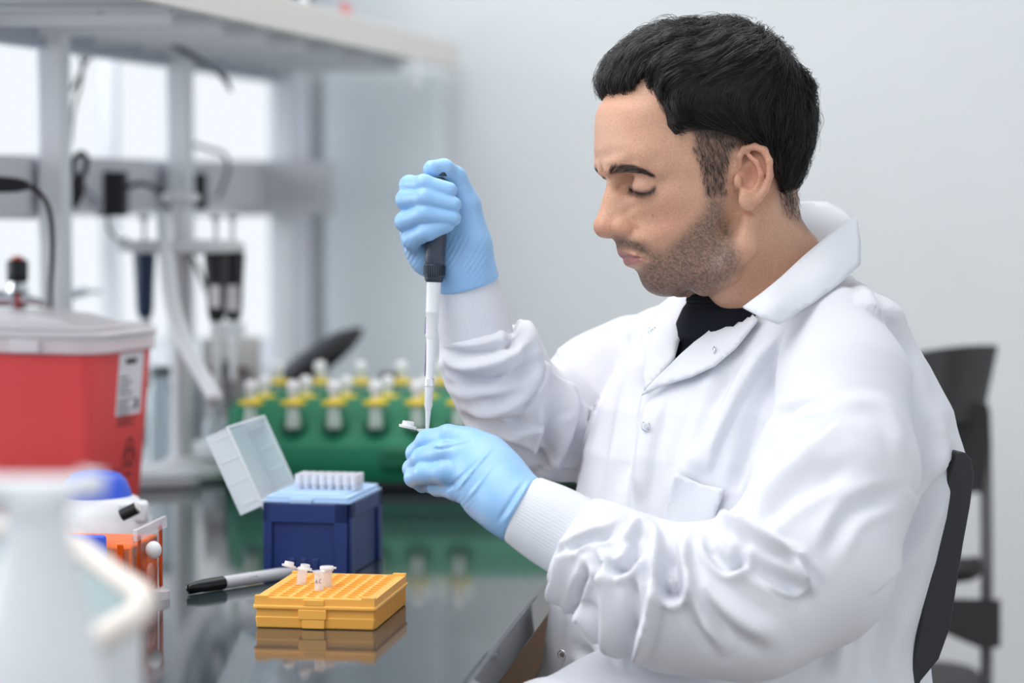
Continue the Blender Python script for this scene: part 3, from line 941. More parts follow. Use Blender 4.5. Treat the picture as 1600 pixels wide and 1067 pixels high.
# ---------------------------------------------------------------- gel tank
M_acr = mat('clear_acrylic', (.95, .93, .96, 1), .05, alpha=.045, ior=1.12)
M_acre = mat('acrylic_edge', (.92, .86, .92, 1), .15, alpha=.45)
M_buf = mat('orange_buffer', srgb(238, 108, 8), .45, alpha=1.0, ior=1.15, var=.35, vscale=40)
M_buf2 = mat('amber_acrylic', srgb(206, 78, 16), .3, alpha=.92, ior=1.2, var=.3, vscale=40)
q = TP(206, 955)
gt = thing('gel_tank', 'orange and clear acrylic gel tank with blue insert, left foreground', 'gel tank', (q.x, q.y, ZB), math.radians(-8))
TW, TD, TH = .125, .088, zpy(842, q.y)
MB().box(-TW, 0, 0, TD, .006, TH * .86).build('buffer', M_buf, gt, bevel=.002)
b = MB()
b.box(-TW - .004, .003, -.0035, 0, 0, TH).box(-TW - .004, .003, TD, TD + .0035, 0, TH).box(0.0002, .0038, 0, TD, 0, TH).box(-TW - .004, -TW - .0002, 0, TD, 0, TH).box(-TW - .004, .006, -.004, TD + .004, 0, .0055)
b.build('tank_wall', M_acr, gt, bevel=.0008)
MB().box(-.012, -.006, -.006, -.0036, .01, TH * .9).build('amber_frame', M_buf2, gt, bevel=.001)
for ya_, yb_ in ((.006, .012), (TD - .012, TD - .004)):
    MB().box(.0039, .006, ya_, yb_, .01, TH).build('amber_rib', M_buf2, gt, bevel=.001)
MB().box(-TW - .002, -TW * .17, -.010, -.0045, .035, TH * 1.03).build('electrode_insert', M_blue, gt, bevel=.004)
MB().ball((-TW * .30, -.011, TH * .68), (.0055, .0025, .0055), 16, 10).build('electrode_button', mat('coral_button', srgb(238, 130, 80), .4, bump=.02), gt, smooth=180)
MB().box(-TW - .008, .005, -.006, TD * .95, TH, TH + .0035).box(-TW - .008, .005, -.006, -.003, TH - .006, TH + .0035).build('lid', M_acr, gt, bevel=.0008)
# raised clear end plate at the right, tilted
MB().box(.0035, .0075, -.006, TD + .006, TH - .004, TH + .0075).build('lid_handle', M_acre, gt, bevel=.001)
MB().box(.0030, .0060, -.004, TD + .003, TH - .016, TH - .004).build('lid_lip', M_acr, gt, bevel=.001)
c = Vector((.0095, .040, TH * .74))
MB().ball(c, (.0075, .0085, .0085), 20, 14).build('port_plug', M_white_pl, gt, smooth=180)
MB().ball((.0075, .035, TH * .42), (.004, .010, .011), 18, 12).build('port_ring', mat('salmon_glass', srgb(226, 150, 130), .1, alpha=.7), gt, smooth=180)
MB().lathe([(.010, 0), (.010, .008), (.006, .010)], Matrix.Translation((.006, TD * .8, 0.0)), 16).build('foot', M_acre, gt)

# ---------------------------------------------------------------- foreground devices (very near, out of focus)
M_scr = mat('teal_grey_screen', srgb(128, 150, 156), .3, var=.05)
M_cream = mat('cream_bezel', srgb(232, 222, 214), .4, bump=.02)
d = 1.52
q = P(120, 1200, d)
dv = thing('digital_meter', 'white benchtop meter with tilted grey screen and cream rim, blurred at lower left', 'meter', (q.x, q.y + .03, ZB), 0)
L = dv.location
def lp(px, py, dd): return P(px, py, dd) - L
# screen outline in px, tilted plane (top further away)
out = [(40, 830, 1.56), (118, 858, 1.55), (176, 902, 1.53), (222, 934, 1.51), (214, 960, 1.50), (176, 985, 1.485), (130, 1010, 1.475), (30, 1040, 1.46), (-60, 1000, 1.47), (-60, 850, 1.55)]
pl = [lp(*o_) for o_ in out]
cen = sum(pl, Vector()) / len(pl)
b = MB()
b.tube(pl, .0085, 10, closed=True, smooth=5)
b.build('bezel', M_cream, dv, smooth=180)
scv = [cen + (p_ - cen) * .97 for p_ in pl]
V = [tuple(v) for v in scv] + [tuple(v + Vector((0, .004, -.006))) for v in scv]
n = len(scv)
b = MB().add(V, [tuple(range(n)), tuple(reversed(range(n, 2 * n)))] + [(i, (i + 1) % n, n + (i + 1) % n, n + i) for i in range(n)])
b.build('screen', M_scr, dv)
bv = [cen + (p_ - cen) * .99 + Vector((0, .004, -.010)) for p_ in pl]
V = [tuple(v) for v in bv] + [(v.x * .9, v.y + .02, 0.0) for v in bv]
b = MB().add(V, [tuple(range(n)), tuple(reversed(range(n, 2 * n)))] + [(i, (i + 1) % n, n + (i + 1) % n, n + i) for i in range(n)])
b.build('meter_body', M_white_pl, dv, smooth=60)
d = 1.30
q = P(62, 1300, d)
sp = thing('spray_bottle', 'white plastic spray bottle, very blurred in the near left corner', 'bottle', (q.x, q.y, ZB))
L = sp.location
z = lambda py: P(62, py, d).z - L.z
MB().lathe([(.036, 0), (.038, .01), (.037, z(1100)), (.030, z(1000)), (.022, z(900)), (.0175, z(840)), (.0165, z(800))], n=32).build('bottle', M_white_pl, sp, smooth=60)
MB().lathe([(.017, z(802)), (.018, z(790)), (.017, z(770))], n=28).build('collar', M_white_pl, sp, smooth=60)
MB().box(-.028, .026, -.012, .012, z(775), z(742)).build('spray_head', M_white_pl, sp, bevel=.009, bseg=4)
MB().cyl((.022, 0, z(752)), (.034, 0, z(754)), .007, .006).build('nozzle', M_white_pl, sp)
MB().tube([(-.018, 0, z(775)), (-.030, 0, z(800)), (-.033, 0, z(850))], [.006, .006, .004], 10).build('trigger', M_white_pl, sp, smooth=180)

# ================================================================ CHAIRS
M_chair = mat('black_chair_plastic', srgb(38, 40, 44), .55, bump=.06, bscale=300)
M_chair2 = mat('charcoal_chair', srgb(40, 40, 42), .6, bump=.06, bscale=300)
# distant stool: back, post, arm, bracket
bc = thing('lab_stool', 'second dark grey stool standing empty by the white wall', 'chair', (P(1540, 900, 3.45).x - .12, P(1540, 900, 3.45).y, 0))
L = bc.location
def lp(px, py, dd): return P(px, py, dd) - L
dd = 3.40
def slab(pts, w0, w1, name, m, parent, L, bevel=.008, k=0):
    """side outline (px,py,d) extruded in depth"""
    V = [tuple(P(x, y, d_ + w0) - L) for x, y, d_ in pts] + [tuple(P(x, y, d_ + w1) - L) for x, y, d_ in pts]
    n = len(pts)
    b = MB().add(V, [tuple(range(n)), tuple(reversed(range(n, 2 * n)))] + [(i, (i + 1) % n, n + (i + 1) % n, n + i) for i in range(n)])
    return b.build(name, m, parent, bevel=bevel, bseg=3, smooth=50)
# curved backrest shell
V = []; F = []
nu, nv = 12, 8
for i in range(nu + 1):
    u = i / nu
    px = 1410 + u * 150
    for j in range(nv + 1):
        v = j / nv
        top = 556 - 16 * math.sin(min(1, u * 1.1) * math.pi * .5)
        bot = 655 + 8 * u
        pxx = px - v * (26 * u)
        py = top + (bot - top) * v
        V.append(tuple(lp(pxx, py, 3.50 - .10 * math.sin(u * math.pi))))
m_ = len(V)
V += [tuple(Vector(v) + Vector((0, .022, 0))) for v in V]
g = lambda i, j: i * (nv + 1) + j
for i in range(nu):
    for j in range(nv):
        F.append((g(i, j), g(i, j + 1), g(i + 1, j + 1), g(i + 1, j)))
        F.append((m_ + g(i, j), m_ + g(i + 1, j), m_ + g(i + 1, j + 1), m_ + g(i, j + 1)))
for i in range(nu):
    F.append((g(i, 0), g(i + 1, 0), m_ + g(i + 1, 0), m_ + g(i, 0))); F.append((g(i, nv), m_ + g(i, nv), m_ + g(i + 1, nv), g(i + 1, nv)))
for j in range(nv):
    F.append((g(0, j), m_ + g(0, j), m_ + g(0, j + 1), g(0, j + 1))); F.append((g(nu, j), g(nu, j + 1), m_ + g(nu, j + 1), m_ + g(nu, j)))
MB().add(V, F).build('backrest', M_chair2, bc, bevel=.006, bseg=3, smooth=60)
slab([(1478, 640, 3.46), (1536, 640, 3.46), (1540, 700, 3.46), (1528, 760, 3.46), (1500, 765, 3.46), (1490, 700, 3.46)], 0, .05, 'backrest_bracket', M_chair2, bc, L)
MB().tube([lp(1538, 640, 3.47), lp(1541, 780, 3.47), lp(1542, 960, 3.47), lp(1541, 1080, 3.47), lp(1541, 1250, 3.47)], .0085, 10).build('back_post', mat('stool_grey_post', srgb(96, 96, 98), .45, bump=.03), bc, smooth=180)
MB().tube([lp(1440, 905, 3.44), lp(1490, 893, 3.44), lp(1532, 880, 3.44)], [.014, .017, .010], 12).ball(lp(1500, 890, 3.44), (.030, .02, .017)).build('armrest', M_chair2, bc, smooth=180)
slab([(1476, 938, 3.42), (1560, 940, 3.42), (1560, 1008, 3.42), (1535, 1010, 3.42), (1500, 996, 3.42), (1476, 985, 3.42)], 0, .06, 'height_lever_box', M_chair2, bc, L, bevel=.003)
zs = lp(1400, 1120, 3.4).z
MB().prism(rrect(-.26, .14, -.18, .20, .07), zs - .04, zs + .03).build('seat', M_chair2, bc, bevel=.015, bseg=3)
MB().lathe([(.025, .07), (.025, zs - .04)], Matrix.Translation((-.05, 0, 0)), 16).build('gas_column', M_black, bc)
for k in range(5):
    a = 2 * math.pi * k / 5
    o_ = MB().tube([(-.05, 0, .075), (-.05 + .27 * math.cos(a), .27 * math.sin(a), .05)], [.02, .012], 8).build('leg', M_black, bc, smooth=180)
    c_ = MB().lathe([(.022, -.01), (.022, .01)], Matrix.Translation((-.05 + .27 * math.cos(a), .27 * math.sin(a), .024)) @ Matrix.Rotation(math.pi / 2, 4, 'X'), 14).build('caster', M_black, bc)
    c_.parent = o_

# the chair he sits on
SEATZ = P(1250, 1067, 2.35).z - .20
ch = thing('lab_chair', 'black chair under the person in the white coat, its curved backrest showing at his back', 'chair', (P(1290, 1200, 2.44).x, P(1290, 1200, 2.44).y, 0), 0)
L = ch.location
prof = [(1508, 706), (1519, 718), (1523, 742), (1517, 790), (1506, 850), (1495, 920), (1486, 980), (1468, 1030), (1440, 1064), (1428, 1090), (1410, 1090), (1425, 1040), (1440, 960), (1452, 880), (1470, 790), (1485, 730), (1496, 706)]
lat = Vector((-.50, .87, 0))
V = []; F = []
NK = 9
n = len(prof)
for k in range(NK):
    t = k / (NK - 1)
    off = lat * (t * .36)
    bow = math.sin(t * math.pi) * .035
    sc = 1 - .10 * (2 * t - 1) ** 6
    for x, y in prof:
        p_ = P(x, y, 2.31) - L
        V.append((p_.x + off.x + bow * .83, p_.y + off.y + bow * .56, p_.z))
for k in range(NK - 1):
    for j in range(n):
        j2 = (j + 1) % n
        F.append((k * n + j, k * n + j2, (k + 1) * n + j2, (k + 1) * n + j))
F.append(tuple(reversed(range(n)))); F.append(tuple((NK - 1) * n + j for j in range(n)))
MB().add(V, F).build('backrest', M_chair, ch, smooth=50, bevel=.004, bseg=3)
MB().prism(rrect(-.25, .22, -.22, .22, .08), SEATZ - .05, SEATZ).build('seat', M_chair, ch, bevel=.02, bseg=4)
MB().tube([(.10, .02, SEATZ - .06), (.20, .10, SEATZ - .07), (.225, .14, SEATZ), (.20, .14, SEATZ + .12)], .012, 8).build('back_bar', M_black, ch, smooth=180)
MB().lathe([(.028, .08), (.028, SEATZ - .05)], None, 18).build('gas_column', M_black, ch)
MB().tube([(.24 * math.cos(k * math.pi / 8), .24 * math.sin(k * math.pi / 8), .26) for k in range(16)], .010, 8, closed=True, smooth=2).tube([(-.24, 0, .26), (0, 0, .26), (.24, 0, .26)], .008, 8).build('foot_ring', M_chrome, ch, smooth=180)
for k in range(5):
    a = 2 * math.pi * k / 5 + .3
    o_ = MB().tube([(0, 0, .085), (.30 * math.cos(a), .30 * math.sin(a), .055)], [.022, .013], 8).build('leg', M_black, ch, smooth=180)
    c_ = MB().lathe([(.025, -.011), (.025, .011)], Matrix.Translation((.30 * math.cos(a), .30 * math.sin(a), .026)) @ Matrix.Rotation(math.pi / 2, 4, 'X'), 14).build('caster', M_black, ch)
    c_.parent = o_
# ================================================================ IMPLICIT-SURFACE MODELLING TOOLS
def smin(a, b, k):
    h = np.clip(0.5 + 0.5 * (b - a) / k, 0, 1)
    return b + (a - b) * h - k * h * (1 - h)


def smax(a, b, k):
    return -smin(-a, -b, k)


def s_ell(p, c, r, R=None):
    q = p - np.asarray(c)
    if R is not None:
        q = q @ R
    r = np.asarray(r, dtype=float)
    k0 = np.sqrt(((q / r) ** 2).sum(-1))
    k1 = np.sqrt(((q / (r * r)) ** 2).sum(-1)) + 1e-9
    return k0 * (k0 - 1) / k1


def s_cone(p, a, b, ra, rb):
    a = np.asarray(a, float); b = np.asarray(b, float)
    ba = b - a
    t = np.clip(((p - a) @ ba) / max(ba @ ba, 1e-12), 0, 1)
    d = np.sqrt(((p - a - t[..., None] * ba) ** 2).sum(-1))
    return d - (ra + (rb - ra) * t)


def s_chain(p, pts, rs, k=0.004):
    f = None
    for i in range(len(pts) - 1):
        g = s_cone(p, pts[i], pts[i + 1], rs[i], rs[i + 1])
        f = g if f is None else smin(f, g, k)
    return f


def smooth_noise(p, scale, seed=0, n=10):
    rg = np.random.RandomState(seed)
    out = 0
    for _ in range(n):
        d = rg.normal(size=3); d /= np.linalg.norm(d)
        w = scale * (0.6 + 0.9 * rg.rand())
        out = out + np.sin(p @ d * w + rg.rand() * 6.28 + 1.3 * np.sin(p @ np.roll(d, 1) * w * .7))
    return out / n


def surface_nets(fn, lo, hi, h):
    lo = np.asarray(lo, float); hi = np.asarray(hi, float)
    B = 12
    nb = np.ceil((hi - lo) / (h * B)).astype(int)
    n = nb * B + 1
    F = np.full(tuple(n), 1.0, np.float32)
    ci = np.stack(np.meshgrid(*[np.arange(k) for k in nb], indexing='ij'), -1).reshape(-1, 3)
    cc = lo + (ci * B + B / 2) * h
    fv = fn(cc)
    rad = h * B * 0.87
    act = np.abs(fv) < rad * 1.7
    ins = (~act) & (fv < 0)
    for c in ci[ins]:
        F[c[0] * B:c[0] * B + B + 1, c[1] * B:c[1] * B + B + 1, c[2] * B:c[2] * B + B + 1] = -1
    loc = np.stack(np.meshgrid(*[np.arange(B + 1)] * 3, indexing='ij'), -1).reshape(-1, 3)
    A = ci[act]
    CH = 60
    for s in range(0, len(A), CH):
        a = A[s:s + CH]
        idx = (a[:, None, :] * B + loc[None]).reshape(-1, 3)
        v = fn(lo + idx * h)
        F[idx[:, 0], idx[:, 1], idx[:, 2]] = v
    S = F < 0
    c = np.zeros(tuple(n - 1), np.int8)
    for dx in (0, 1):
        for dy in (0, 1):
            for dz in (0, 1):
                c += S[dx:n[0] - 1 + dx, dy:n[1] - 1 + dy, dz:n[2] - 1 + dz]
    mixed = (c > 0) & (c < 8)
    cell = np.argwhere(mixed)
    vid = np.full(tuple(n - 1), -1, np.int32)
    vid[mixed] = np.arange(len(cell))
    acc = np.zeros((len(cell), 3)); cnt = np.zeros(len(cell))
    corners = [(0, 0, 0), (1, 0, 0), (0, 1, 0), (1, 1, 0), (0, 0, 1), (1, 0, 1), (0, 1, 1), (1, 1, 1)]
    val = {k: F[cell[:, 0] + k[0], cell[:, 1] + k[1], cell[:, 2] + k[2]].astype(float) for k in corners}
    for ax in range(3):
        for k in corners:
            if k[ax] == 0:
                k2 = tuple(1 if i == ax else k[i] for i in range(3))
                v0, v1 = val[k], val[k2]
                m = (v0 < 0) != (v1 < 0)
                t = np.where(m, v0 / np.where(m, v0 - v1, 1), 0)
                pos = np.tile(np.array(k, float), (len(cell), 1))
                pos[:, ax] += t
                acc[m] += pos[m]; cnt[m] += 1
    V = lo + (cell + acc / cnt[:, None]) * h
    faces = []
    for ax in range(3):
        u, w = (ax + 1) % 3, (ax + 2) % 3
        sl0 = [slice(1, -1)] * 3; sl1 = [slice(1, -1)] * 3
        sl0[ax] = slice(0, -1); sl1[ax] = slice(1, None)
        s0 = S[tuple(sl0)]; s1 = S[tuple(sl1)]
        for flip, m in ((False, s0 & ~s1), (True, ~s0 & s1)):
            e = np.argwhere(m)
            off = np.array([1, 1, 1]); off[ax] = 0
            e = e + off
            def cidx(du, dw):
                q = e.copy(); q[:, u] -= du; q[:, w] -= dw
                return vid[q[:, 0], q[:, 1], q[:, 2]]
            quad = np.stack([cidx(1, 1), cidx(0, 1), cidx(0, 0), cidx(1, 0)], 1)
            if flip:
                quad = quad[:, ::-1]
            faces.append(quad)
    Fc = np.concatenate(faces)
    Fc = Fc[(Fc >= 0).all(1)]
    return V, Fc


def laplace(V, F, it=2, lam=0.5):
    E = np.concatenate([F[:, [0, 1]], F[:, [1, 2]], F[:, [2, 3]], F[:, [3, 0]]])
    n = len(V)
    deg = np.bincount(E[:, 0], minlength=n) + np.bincount(E[:, 1], minlength=n)
    for _ in range(it):
        S = np.zeros_like(V)
        for k in range(3):
            S[:, k] = np.bincount(E[:, 0], weights=V[E[:, 1], k], minlength=n) + np.bincount(E[:, 1], weights=V[E[:, 0], k], minlength=n)
        V = V + lam * (S / np.maximum(deg, 1)[:, None] - V)
    return V


def normals(V, F):
    a = V[F[:, 2]] - V[F[:, 0]]; b = V[F[:, 3]] - V[F[:, 1]]
    fn = np.cross(a, b)
    N = np.zeros_like(V)
    for k in range(4):
        for c in range(3):
            N[:, c] += np.bincount(F[:, k], weights=fn[:, c], minlength=len(V))
    return N / (np.linalg.norm(N, axis=1)[:, None] + 1e-12)


def fast_mesh(name, Vc, F, m, parent, smooth=True, colors=None):
    """Vc in camera-aligned metres -> object in world space under parent (unrotated empty)."""
    base = np.array(parent.location)
    if parent.parent is not None:
        base = base + np.array(parent.parent.location)
    W = cam2world(Vc) - base
    me = bpy.data.meshes.new(name)
    me.vertices.add(len(W)); me.vertices.foreach_set('co', W.astype(np.float32).ravel())
    F = np.asarray(F)
    k = F.shape[1]
    me.loops.add(F.size); me.loops.foreach_set('vertex_index', F.astype(np.int32).ravel())
    me.polygons.add(len(F)); me.polygons.foreach_set('loop_start', (np.arange(len(F)) * k).astype(np.int32))
    me.polygons.foreach_set('loop_total', np.full(len(F), k, np.int32))
    me.update(calc_edges=True)
    me.validate()
    if smooth:
        me.polygons.foreach_set('use_smooth', [True] * len(me.polygons))
    if m is not None:
        me.materials.append(m)
    if colors is not None:
        at = me.color_attributes.new('tint', 'FLOAT_COLOR', 'POINT')
        at.data.foreach_set('color', np.concatenate([colors, np.ones((len(colors), 1))], 1).astype(np.float32).ravel())
    o = bpy.data.objects.new(name, me); link(o); o.parent = parent
    return o


def tps(pts, vals, q, reg=1e-6):
    """thin-plate spline through scattered 2-D values."""
    pts = np.asarray(pts, float); vals = np.asarray(vals, float)
    def U(r2):
        return 0.5 * r2 * np.log(r2 + 1e-12)
    n = len(pts)
    K = U(((pts[:, None] - pts[None]) ** 2).sum(-1)) + reg * np.eye(n)
    Pm = np.concatenate([np.ones((n, 1)), pts], 1)
    A = np.block([[K, Pm], [Pm.T, np.zeros((3, 3))]])
    w = np.linalg.solve(A, np.concatenate([vals, np.zeros(3)]))
    out = np.zeros(len(q))
    for s in range(0, len(q), 20000):
        z = q[s:s + 20000]
        out[s:s + 20000] = U(((z[:, None] - pts[None]) ** 2).sum(-1)) @ w[:n] + w[n] + z @ w[n + 1:]
    return out


def polydist(px, py, poly):
    """signed distance (positive inside) to closed polygon."""
    P0 = np.asarray(poly, float); n = len(P0)
    d2 = np.full(px.shape, 1e18); inside = np.zeros(px.shape, bool)
    for i in range(n):
        a = P0[i]; b = P0[(i + 1) % n]
        e = b - a
        t = np.clip(((px - a[0]) * e[0] + (py - a[1]) * e[1]) / max(e @ e, 1e-12), 0, 1)
        d2 = np.minimum(d2, (px - a[0] - t * e[0]) ** 2 + (py - a[1] - t * e[1]) ** 2)
        c = ((a[1] > py) != (b[1] > py)) & (px < (b[0] - a[0]) * (py - a[1]) / ((b[1] - a[1]) if b[1] != a[1] else 1e-9) + a[0])
        inside ^= c
    d = np.sqrt(d2)
    return np.where(inside, d, -d)


def linedist(px, py, pts):
    d2 = np.full(px.shape, 1e18); tt = np.zeros(px.shape)
    L = [0]
    for i in range(len(pts) - 1):
        L.append(L[-1] + math.hypot(pts[i + 1][0] - pts[i][0], pts[i + 1][1] - pts[i][1]))
    for i in range(len(pts) - 1):
        a = np.array(pts[i][:2], float); b = np.array(pts[i + 1][:2], float)
        e = b - a
        t = np.clip(((px - a[0]) * e[0] + (py - a[1]) * e[1]) / (e @ e), 0, 1)
        dd = (px - a[0] - t * e[0]) ** 2 + (py - a[1] - t * e[1]) ** 2
        m = dd < d2
        d2 = np.where(m, dd, d2)
        tt = np.where(m, (L[i] + t * (L[i + 1] - L[i])) / L[-1], tt)
    return np.sqrt(d2), tt


def curve_pts(pts, n=6):
    out = []
    m = len(pts)
    for i in range(m - 1):
        a, b, c, d = [np.array(pts[j], float) for j in (max(i - 1, 0), i, i + 1, min(i + 2, m - 1))]
        for k in range(n):
            t = k / n
            out.append(0.5 * ((2 * b) + (c - a) * t + (2 * a - 5 * b + 4 * c - d) * t * t + (3 * b - a - 3 * c + d) * t ** 3))
    out.append(np.array(pts[-1], float))
    return out


def project(V):
    return 800 + V[:, 0] / V[:, 2] * FPX, 533.5 - V[:, 1] / V[:, 2] * FPX
# ================================================================ PERSON: HEAD
person = thing('person', 'dark-haired man in white lab coat and blue gloves, seated, holding an upright pipette', 'person',
               (P(1240, 1200, 2.40).x, P(1240, 1200, 2.40).y, 0.0))

TH_ = math.radians(19.0)
CT, ST = math.cos(TH_), math.sin(TH_)
DN = 2.335                       # depth of the bridge of the nose
X0 = (949 - 800) * DN / FPX
MM = 0.001


def px2loc(px, py, Wm):
    """image point on the surface at lateral offset Wm -> head-local X (backwards), Z (up)."""
    k = (px - 800.0) / FPX
    X = (k * (DN - Wm * CT) - X0 - Wm * ST) / (CT - k * ST)
    depth = DN + X * ST - Wm * CT
    return X, (533.5 - py) / FPX * depth


def loc2cam(q):
    X, Y, Z = q[..., 0], q[..., 1], q[..., 2]
    return np.stack([X0 + X * CT + Y * ST, Z, DN + X * ST - Y * CT], -1)


def cam2loc(p):
    x, z, d = p[..., 0] - X0, p[..., 1], p[..., 2] - DN
    return np.stack([x * CT + d * ST, x * ST - d * CT, z], -1)


# outline of the head in the image with the local horizontal radius of curvature (mm)
prof = [(950, 150, 62), (941, 165, 62), (937.5, 182, 66), (936.5, 200, 68), (936.5, 218, 66), (936.5, 235, 58), (938, 249, 42), (943, 262, 18), (948, 273, 11), (949, 284, 9), (947, 295, 8),
        (942.5, 309, 8), (938, 325, 8.5), (934.5, 338, 11), (933, 349, 14), (934, 359, 14), (939, 367, 12), (947, 371, 11), (956, 372.5, 14), (962.5, 375, 22), (966, 384, 27), (968, 390, 26),
        (973, 394, 24), (981, 398, 26), (982, 404, 22), (985, 412, 22), (990, 417, 24), (995, 421, 28), (1000, 427, 30), (1005, 436, 30), (1014, 446, 32), (1030, 453, 36), (1048, 456, 38),
        (1068, 456, 42), (1086, 451, 46), (1104, 443, 50), (1130, 428, 55), (1165, 408, 60), (1200, 385, 60), (1225, 350, 58), (1238, 310, 60), (1246, 270, 66), (1252, 235, 70), (1255, 195, 72), (1249, 158, 72),
        (1231, 115, 70), (1205, 80, 70), (1165, 59, 70), (1120, 49, 70), (1075, 51, 68), (1030, 61, 66), (992, 80, 64), (966, 105, 62), (955, 128, 62)]
pts2, val2 = [], []
ploc = []
for px, py, R in prof:
    X, Z = px2loc(px, py, 0)
    X -= .0095 * np.clip((px - 1150) / 80.0, 0, 1) * (py < 300)
    ploc.append((X, Z, R * MM))
ploc = np.array(ploc)
n_ = len(ploc)
for i in range(n_):
    a, b = ploc[i - 1][:2], ploc[(i + 1) % n_][:2]
    t = b - a; t /= np.linalg.norm(t)
    # outline runs clockwise or not: pick the inward normal by testing the centroid
    nrm = np.array([-t[1], t[0]])
    if polydist(np.array([ploc[i][0] + nrm[0] * 1e-3]), np.array([ploc[i][1] + nrm[1] * 1e-3]), ploc[:, :2])[0] < 0:
        nrm = -nrm
    R = ploc[i][2]
    pts2.append(ploc[i][:2]); val2.append(0.0)
    small = R < .03
    din = .0015 if small else .003
    pts2.append(ploc[i][:2] + nrm * din); val2.append(2 * R * din - din * din)
    dout = .003 if small else .006
    pts2.append(ploc[i][:2] - nrm * dout); val2.append(-2 * R * dout)


def midX(py):
    """X of the face outline at this image row."""
    best = None
    for i in range(n_ - 1):
        (x0, y0, _), (x1, y1, _) = prof[i], prof[i + 1]
        if (y0 - py) * (y1 - py) <= 0 and y0 != y1:
            x = x0 + (x1 - x0) * (py - y0) / (y1 - y0)
            if best is None or x < best:
                best = x
    return px2loc(best, py, 0)


rows = {
    90: [(12, 34), (30, 52), (60, 62), (90, 63), (110, 57)],
    140: [(9.5, 36), (26, 54), (50, 66), (80, 73), (110, 73), (135, 63)],
    175: [(9.5, 36), (24, 52), (45, 63), (75, 71), (105, 74), (135, 67)],
    205: [(9.5, 36), (23, 51), (42, 61), (70, 69), (100, 74), (130, 70)],
    232: [(8, 35), (20, 50), (38, 60), (65, 68), (98, 73), (128, 69)],
    252: [(3.5, 22), (8, 35), (17, 48), (32, 57), (60, 67), (95, 72), (125, 68)],
    268: [(3.0, 8), (7, 14), (10, 26), (16, 40), (28, 54), (55, 66), (92, 71), (120, 66)],
    286: [(4, 7), (9, 10), (14, 14), (18, 24), (21, 34), (27, 46), (38, 56), (60, 65), (90, 69), (118, 64), (138, 48)],
    305: [(5, 7.5), (11, 11), (17, 15), (22, 22), (24, 32), (29, 43), (40, 55), (62, 64), (90, 67), (115, 61), (134, 45)],
    325: [(5, 7.5), (12, 11.5), (19, 15), (25, 20), (28, 30), (34, 42), (46, 53), (68, 62), (92, 64), (114, 57)],
    345: [(5, 9), (12, 12), (20, 14.5), (28, 18), (32, 24), (37, 34), (47, 46), (66, 57), (90, 61), (110, 53)],
    362: [(3.5, 8), (10, 10.5), (18, 13.5), (25, 17), (30, 24), (36, 34), (46, 45), (64, 54), (86, 58), (104, 50)],
    380: [(2.5, 10), (6.5, 17), (11, 24), (18, 32), (28, 40), (44, 49), (64, 54), (84, 54), (100, 46)],
    398: [(2.0, 10), (5, 17), (9, 23), (15, 30), (26, 38), (42, 46.5), (60, 51.5), (78, 50.5)],
    416: [(2.0, 9), (5, 16), (10, 23.5), (20, 33), (34, 42), (52, 48), (70, 47)],
    432: [(2.5, 11), (7, 19), (14, 27), (26, 36), (42, 43), (58, 42), (70, 34)],
    446: [(3, 10), (9, 19), (20, 29), (34, 33), (48, 28)],
}
for py, lst in rows.items():
    X_, Z_ = midX(py)
    for dx, w in lst:
        pts2.append(np.array([X_ + dx * MM, Z_])); val2.append((w * MM) ** 2)
pts2 = np.array(pts2); val2 = np.array(val2)
gx = np.arange(ploc[:, 0].min() - .02, ploc[:, 0].max() + .02, .0009)
gz = np.arange(ploc[:, 1].min() - .02, ploc[:, 1].max() + .02, .0009)
GX, GZ = np.meshgrid(gx, gz, indexing='ij')
W2 = tps(pts2 * 10, val2 * 1e4, np.stack([GX.ravel(), GZ.ravel()], 1) * 10, reg=2e-4).reshape(GX.shape) * 1e-4
outd = polydist(GX, GZ, ploc[:, :2])
RN = np.zeros(GX.shape); dbest = np.full(GX.shape, 1e9)
for X_, Z_, R_ in ploc:
    dd_ = (GX - X_) ** 2 + (GZ - Z_) ** 2
    RN = np.where(dd_ < dbest, R_, RN); dbest = np.minimum(dbest, dd_)
wt = 1 / ((GX[..., None] - ploc[:, 0]) ** 2 + (GZ[..., None] - ploc[:, 1]) ** 2 + 4e-5) ** 2
RN = (wt * ploc[:, 2]).sum(-1) / wt.sum(-1)
tb = np.clip((-outd - .001) / .004, 0, 1)
W2 = W2 * (1 - tb) + 2 * RN * np.minimum(outd, 0) * tb
dWx, dWz = np.gradient(W2, .0009)
GR = np.sqrt(dWx ** 2 + dWz ** 2)


def samp(A, X, Z):
    u = np.clip((X - gx[0]) / .0009, 0, len(gx) - 1.001); v = np.clip((Z - gz[0]) / .0009, 0, len(gz) - 1.001)
    i = u.astype(int); j = v.astype(int); fu = u - i; fv = v - j
    return (A[i, j] * (1 - fu) * (1 - fv) + A[i + 1, j] * fu * (1 - fv) + A[i, j + 1] * (1 - fu) * fv + A[i + 1, j + 1] * fu * fv)


def head_base(q):
    X, Y, Z = q[..., 0], q[..., 1], q[..., 2]
    w = samp(W2, X, Z); g = samp(GR, X, Z)
    f = (Y * Y - w) / np.sqrt(4 * Y * Y + g * g + 1e-5)
    # far outside the map: distance to its box
    ox = np.maximum(np.maximum(gx[0] - X, X - gx[-1]), 0); oz = np.maximum(np.maximum(gz[0] - Z, Z - gz[-1]), 0)
    return f + np.sqrt(ox * ox + oz * oz)


def HL(px, py, Wmm):
    X, Z = px2loc(px, py, Wmm * MM)
    return np.array([X, Wmm * MM, Z])


# neck axis (centre plane of the head, local coordinates)
def HC(px, py, y=0.0):
    return HL(px, py, y)


NK1, NK2 = HC(1155, 350), HC(1184, 440)


